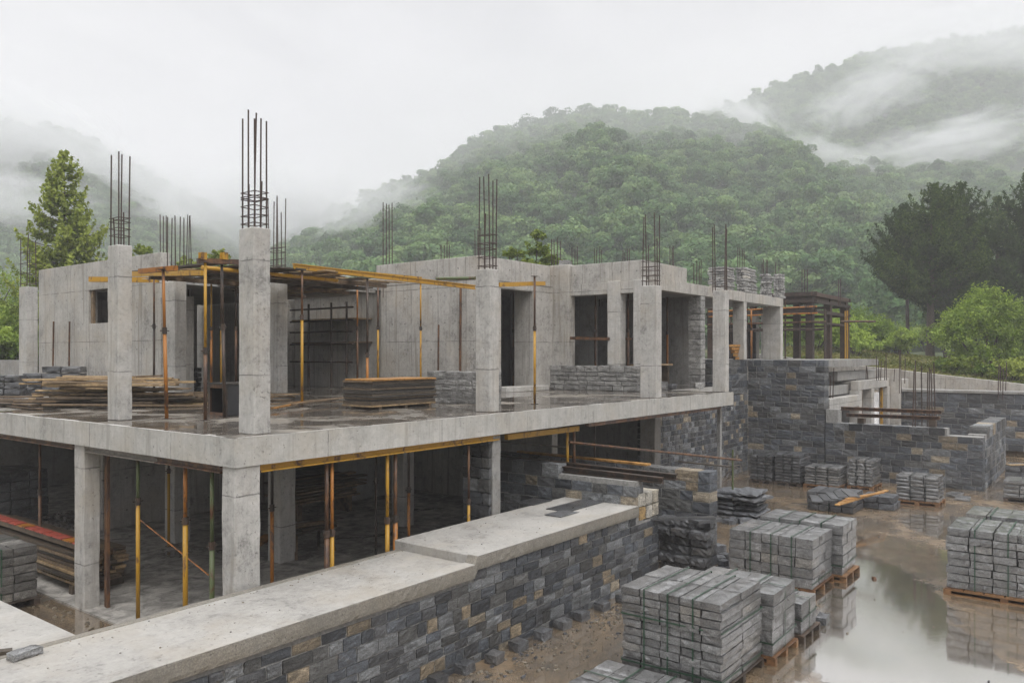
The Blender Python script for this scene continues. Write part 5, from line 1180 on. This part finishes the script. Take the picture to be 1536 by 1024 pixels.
# bright round tree and bushes on the right
def lob(n, w, h0, h1, r): return [(random.uniform(-w, w), random.uniform(-w, w)*.8, random.uniform(h0, h1), random.uniform(r*.65, r)) for _ in range(n)]
q = at(1480, D=49); broad('bright green round tree in front of the dark pines', q.x, q.y, gz(q), [(0, 0, 4.3, 1.5), (-1.2, .9, 3.4, 1.4), (1.1, -.9, 3.6, 1.4), (-1.8, 1.5, 2.3, 1.3), (1.9, -1.5, 2.4, 1.4), (0, 0, 2.6, 1.6), (-.6, .5, 1.2, 1.3), (.9, -.8, 1.3, 1.3), (2.4, -1.8, 1.2, 1.2)], 3600, .075, M['leafB'], name='leafy_tree', cat='tree', tr=.12)
GB2 = 'green bushes beyond the concrete wall'
BU = ((1412, 49, 1.0, 'low', 'leafB'), (1445, 47, 1.2, 'bushy', 'leafY'), (1480, 46.5, 1.0, 'small', 'leafB'), (1516, 46, 1.6, 'yellowish', 'leafY'), (1545, 45.5, 1.9, 'larger yellowish', 'leafY'), (1345, 62, 2.2, 'mid green', 'leafB'), (1312, 66, 3.2, 'tall mid green', 'leafB'), (1282, 58, 2.6, 'bright', 'leafB'), (1255, 66, 3.6, 'big rounded', 'leafB'), (1225, 62, 3.2, 'green', 'leafB'), (1292, 75, 4.0, 'distant tall', 'leafB'), (1330, 84, 3.0, 'distant pale', 'leafY'), (1195, 70, 3.4, 'dark green', 'leafB'), (1420, 70, 3.5, 'shaded', 'leafB'), (1300, 64, 2.6, 'dense', 'leafB'), (1268, 72, 4.2, 'large airy', 'leafB'), (1330, 100, 4.5, 'far rounded', 'leafB'), (1360, 110, 4.2, 'far pale', 'leafY'), (1390, 104, 4.0, 'far green', 'leafB'), (1215, 84, 5, 'tall far', 'leafB'))
for px, D, h, ad, mt in BU:
    q = at(px, D=D); broad(ad+' leafy bush '+('near the top of the sloping concrete wall' if D < 50 else 'between the dark formwork frame and the pines'), q.x, q.y, gz(q)-.1, lob(5, h*.55, h*.3, h*.75, h*.55), 950 if D < 50 else 1500, .075 if D < 50 else .105, M[mt], GB2)
# left slope bushes
for px, D, h, lab in ((8, 44, 3.2, 'large bright green bush at the far left edge'), (30, 50, 4.0, 'tall bright green bush behind the small left column'), (-12, 40, 2.2, 'low bright bush at the left edge above the concrete wall'), (52, 47, 3.2, 'bright green bush between the small left column and the wall'), (20, 41, 1.7, 'low leafy bush in front of the taller bushes at the left'), (-30, 52, 4.8, 'tall bush at the very left edge'), (38, 42.5, 2.0, 'small bush behind the small left column foot')):
    q = at(px, D=D); z = max(gz(q), zat(545, D)); broad(lab, q.x, q.y, z-.5, lob(6, h*.55, h*.3, h*.8, h*.5), 1100, .08, M['leafB'], 'bushes on the left slope')
# saplings over the walls
for px, D, yt, lab, mt, w in ((216, 44, 366, 'small sapling top showing right of the second column', 'leafL', .5), (327, 44, 374, 'small sapling top showing left of the tall corner column', 'leafL', .6), (280, 48, 385, 'little sapling top behind the starter bars above the deck', 'leafL', .4)):
    q = at(px, D=D); zt = zat(yt, D); z0 = 3.4; broad(lab, q.x, q.y, z0, [(0, 0, zt-z0-.5, .6), (-w, w*.5, zt-z0-1.2, .7), (w, -w*.5, zt-z0-1.3, .7), (0, 0, zt-z0-2.2, .9)], 420, .10, M[mt], 'sapling tops above the building', 'sapling', 'tree', .05)
q = at(795, D=46); zt = zat(342, 46); broad('yellow green young tree rising behind the middle of the building', q.x, q.y, 3.4, [(.35, -.3, zt-3.9, .55), (.3, -.3, zt-4.8, .75), (-.6, .5, zt-5.0, .55), (-1.0, .8, zt-5.0, .35), (.9, -.8, zt-5.4, .65), (0, 0, zt-5.7, .9), (.2, 0, zt-7, 1.1)], 650, .095, M['leafY'], name='young_tree', cat='tree', tr=.06)
# trees one can tell apart along the crest of the middle hill
def crest_tree(px, yt, Ht, R, lab):
    D = p_c(px)[1]-4; q = at(px, D=D); zt = zat(yt, D); z0 = zt-Ht; lobes = [((0, 0, Ht*.78), (R*.6, R*.6, Ht*.2))]
    for j in range(9):
        a = random.uniform(0, 6.28); d = R*random.uniform(.3, .85); lobes.append(((d*math.cos(a), d*math.sin(a), Ht*random.uniform(.5, .86)), (R*.36, R*.36, R*.27)))
    t = thing('crest_tree', lab, 'tree', (q.x, q.y, z0), 'trees along the crest'); P, N, T = crown_points(lobes, 90, .6)
    me = leaf_mesh('crown', P, N, .45, M['leafF'], .8, .6, T*.6); o = bpy.data.objects.new('crown', me); COL.objects.link(o); o.parent = t
    limb_mesh([([(q.x, q.y, z0-6), (q.x, q.y, z0+Ht*.75)], .4, .15)], 'trunk', M['bark'], t)
for a in ((791, 170, 16, 7.5, 'umbrella shaped tree standing out alone on the left shoulder of the middle hill crest'), (832, 162, 14, 6.5, 'rounded tree just right of the umbrella shaped one on the crest'), (852, 161, 15, 6, 'rounded tree second right of the umbrella shaped one on the crest'), (882, 157, 14, 6.5, 'broad tree where the crest of the middle hill levels out'), (912, 156, 13, 6, 'tree at the highest left part of the level crest'), (757, 189, 12, 6, 'tree a little lower left of the umbrella shaped one'), (735, 196, 11, 5, 'small crest tree on the left shoulder, lowest of the distinct ones')): crest_tree(*a)
# ================================================================== AIR: even haze and drifting mist banks
m = bpy.data.materials.new('haze air'); m.use_nodes = True; nt = m.node_tree; nt.nodes.remove(nt.nodes['Principled BSDF'])
pv = nt.nodes.new('ShaderNodeVolumePrincipled'); pv.inputs['Color'].default_value = (.965, .968, 1, 1); pv.inputs['Density'].default_value = HAZE = .00105; pv.inputs['Anisotropy'].default_value = 0.0
nt.links.new(pv.outputs[0], nt.nodes['Material Output'].inputs['Volume'])
hz = MB().box(-1600, 1650, -1600, 1650, -1.6, 420).build('haze', m); hz['kind'] = 'stuff'; setp(hz, 'pale damp air between the building and the hills', 'haze')
def mist(label, px, py, D, rx, ry, rz, dens, seed=0., scale=2.2, thr=.42, tilt=0.):
    m = bpy.data.materials.new('mist'); m.use_nodes = True; nt = m.node_tree; nt.nodes.remove(nt.nodes['Principled BSDF']); t = NT(nt)
    tc = t.n('ShaderNodeTexCoord'); v = tc.outputs['Object']
    ln = nt.nodes.new('ShaderNodeVectorMath'); ln.operation = 'LENGTH'; t.l(v, ln.inputs[0])
    fall = t.math('SUBTRACT', 1.0, ln.outputs['Value'], clamp=True)
    mp = t.n('ShaderNodeMapping'); mp.inputs['Location'].default_value = (seed, seed*1.7, -seed); mp.inputs['Scale'].default_value = (1, 1, 1.0); t.l(v, mp.inputs['Vector'])
    n = t.noise(mp.outputs[0], scale, 6, .66, .8)
    k = t.math('ADD', n, t.math('MULTIPLY', fall, .55)); k = t.math('MULTIPLY', t.math('SUBTRACT', k, thr+.25), 3.6, clamp=True); k = t.math('MULTIPLY', k, t.math('MULTIPLY', fall, 2.5, clamp=True))
    p = nt.nodes.new('ShaderNodeVolumePrincipled'); p.inputs['Color'].default_value = (.97, .98, 1, 1); t.l(t.math('MULTIPLY', k, dens), p.inputs['Density'])
    t.l(p.outputs[0], nt.nodes['Material Output'].inputs['Volume'])
    bm = bmesh.new(); bmesh.ops.create_icosphere(bm, subdivisions=3, radius=1); me = bpy.data.meshes.new('mist'); bm.to_mesh(me); bm.free(); me.materials.append(m)
    o = bpy.data.objects.new('mist', me); COL.objects.link(o); q = at(px, py, D=D); o.location = q; o.scale = (rx, ry, rz); o.rotation_euler = Matrix(((RX, FX, 0), (RY, FY, 0), (0, 0, 1))).to_euler(); o.rotation_euler.rotate_axis('Y', tilt)
    setp(o, label, 'mist', 'mist banks drifting along the hills', 'stuff'); return o
MIST = True
if MIST:
    mist('mist bank veiling the left hillside', 30, 210, 430, 140, 80, 44, .042, 1.1, 3.2, .46, tilt=.35)
    mist('mist trailing down the left hillside toward the gap', 215, 268, 420, 90, 50, 22, .045, 8.3, 3.6, .46, tilt=.6)
    mist('mist rising in the gap between the left hill and the middle hill', 410, 315, 380, 80, 80, 34, .045, 3.3, 2.8, .44)
    mist('mist shreds over the low left shoulder of the middle hill', 560, 310, 250, 34, 20, 12, .085, 21.4, 3.4, .47, tilt=-.4)
    mist('mist cloud lying on the top of the tall right hill', 1480, 60, 560, 180, 110, 36, .020, 5.2, 3.6, .46)
    mist('mist wisp crossing the saddle between the middle and the right hill', 1110, 185, 385, 40, 36, 18, .085, 7.7, 3.4, .46, tilt=.7)
    mist('mist bank before the slope of the tall right hill', 1220, 235, 330, 50, 26, 14, .075, 9.1, 3.6, .47, tilt=.15)
    mist('mist wisp at the right edge of the slope', 1420, 215, 380, 80, 36, 20, .060, 2.4, 4.0, .47, tilt=-.2)
    mist('thin broad veil of mist before the crest of the middle hill', 880, 205, 320, 140, 50, 46, .005, 31.4, 1.6, .26)
    mist('pale mist patch high on the tall right hill', 1310, 140, 500, 70, 40, 30, .040, 12.4, 3.4, .46, tilt=-.4)
    mist('small mist puff before the middle hillside above the roofs', 778, 312, 270, 17, 12, 9, .20, 4.1, 2.2, .43)
    mist('thin mist bank low before the left hill', 10, 305, 330, 60, 40, 22, .04, 6.6, 2.8, .44)
# ================================================================== LIGHT
w = bpy.data.worlds.new('World'); SC.world = w; w.use_nodes = True; nt = w.node_tree; t = NT(nt); bg = nt.nodes['Background']
EL, AZ = math.radians(52), None
sun_dir = Vector((-.46, -.76, 1.05)).normalized()          # towards the sun
sky = nt.nodes.new('ShaderNodeTexSky'); sky.sky_type = 'NISHITA'; sky.sun_disc = False; sky.sun_elevation = math.asin(sun_dir.z); sky.sun_rotation = math.atan2(sun_dir.x, sun_dir.y); sky.air_density = 1.0; sky.dust_density = 4
tc = t.n('ShaderNodeTexCoord'); sp = nt.nodes.new('ShaderNodeSeparateXYZ'); t.l(tc.outputs['Generated'], sp.inputs[0])
# overcast: cloud sheet over the clear sky, brighter overhead than at the horizon
zz = t.math('MAXIMUM', sp.outputs[2], 0.0)
grad = t.ramp(zz, [(0.0, (.635, .625, .635)), (.40, (.62, .61, .622)), (.65, 1.0), (1.0, 1.0)])
cl = t.ramp(t.noise(t.mapping(tc.outputs['Generated'], (1, 1, 2.8)), 2.3, 6, .6, .6), [(.36, (.76, .76, .78)), (.62, (1.07, 1.07, 1.065))])
zen = t.math('ADD', 1.0, t.math('MULTIPLY', t.ramp(zz, [(.46, 0.0), (.95, 1.0)]), 1.7))
cloud = t.mix(1.0, grad, cl, 'MULTIPLY')
vm = nt.nodes.new('ShaderNodeVectorMath'); vm.operation = 'SCALE'; t.l(cloud, vm.inputs[0]); t.l(t.math('MULTIPLY', zen, 8.7), vm.inputs['Scale'])
t.l(t.mix(.93, sky.outputs[0], vm.outputs[0]), bg.inputs['Color']); bg.inputs['Strength'].default_value = .1
sl = bpy.data.lights.new('sun', 'SUN'); sl.energy = 1.5; sl.angle = math.radians(22); sl.color = (1, .965, .92); so = bpy.data.objects.new('sun', sl); COL.objects.link(so); so.rotation_euler = sun_dir.to_track_quat('Z', 'Y').to_euler()
# ================================================================== CAMERA
cd = bpy.data.cameras.new('camera'); cam = bpy.data.objects.new('camera', cd); COL.objects.link(cam); SC.camera = cam
cam.location = (CAMX, CAMY, CAMZ); cam.rotation_euler = (PI/2, 0, math.atan2(-FX, FY)); cd.sensor_width = 36; cd.lens = FPX/1536*36; cd.shift_y = 20/1536; cd.clip_start = .05; cd.clip_end = 6000
SC.view_settings.view_transform = 'Standard'; SC.view_settings.look = 'None'; SC.view_settings.exposure = 0.55; SC.view_settings.gamma = 1
cy = SC.cycles; cy.max_bounces = 6; cy.diffuse_bounces = 3; cy.glossy_bounces = 3; cy.transmission_bounces = 4; cy.transparent_max_bounces = 8; cy.volume_bounces = 2; cy.use_denoising = True; cy.volume_max_steps = 96; cy.volume_step_rate = 1.0; cy.caustics_reflective = False; cy.caustics_refractive = False
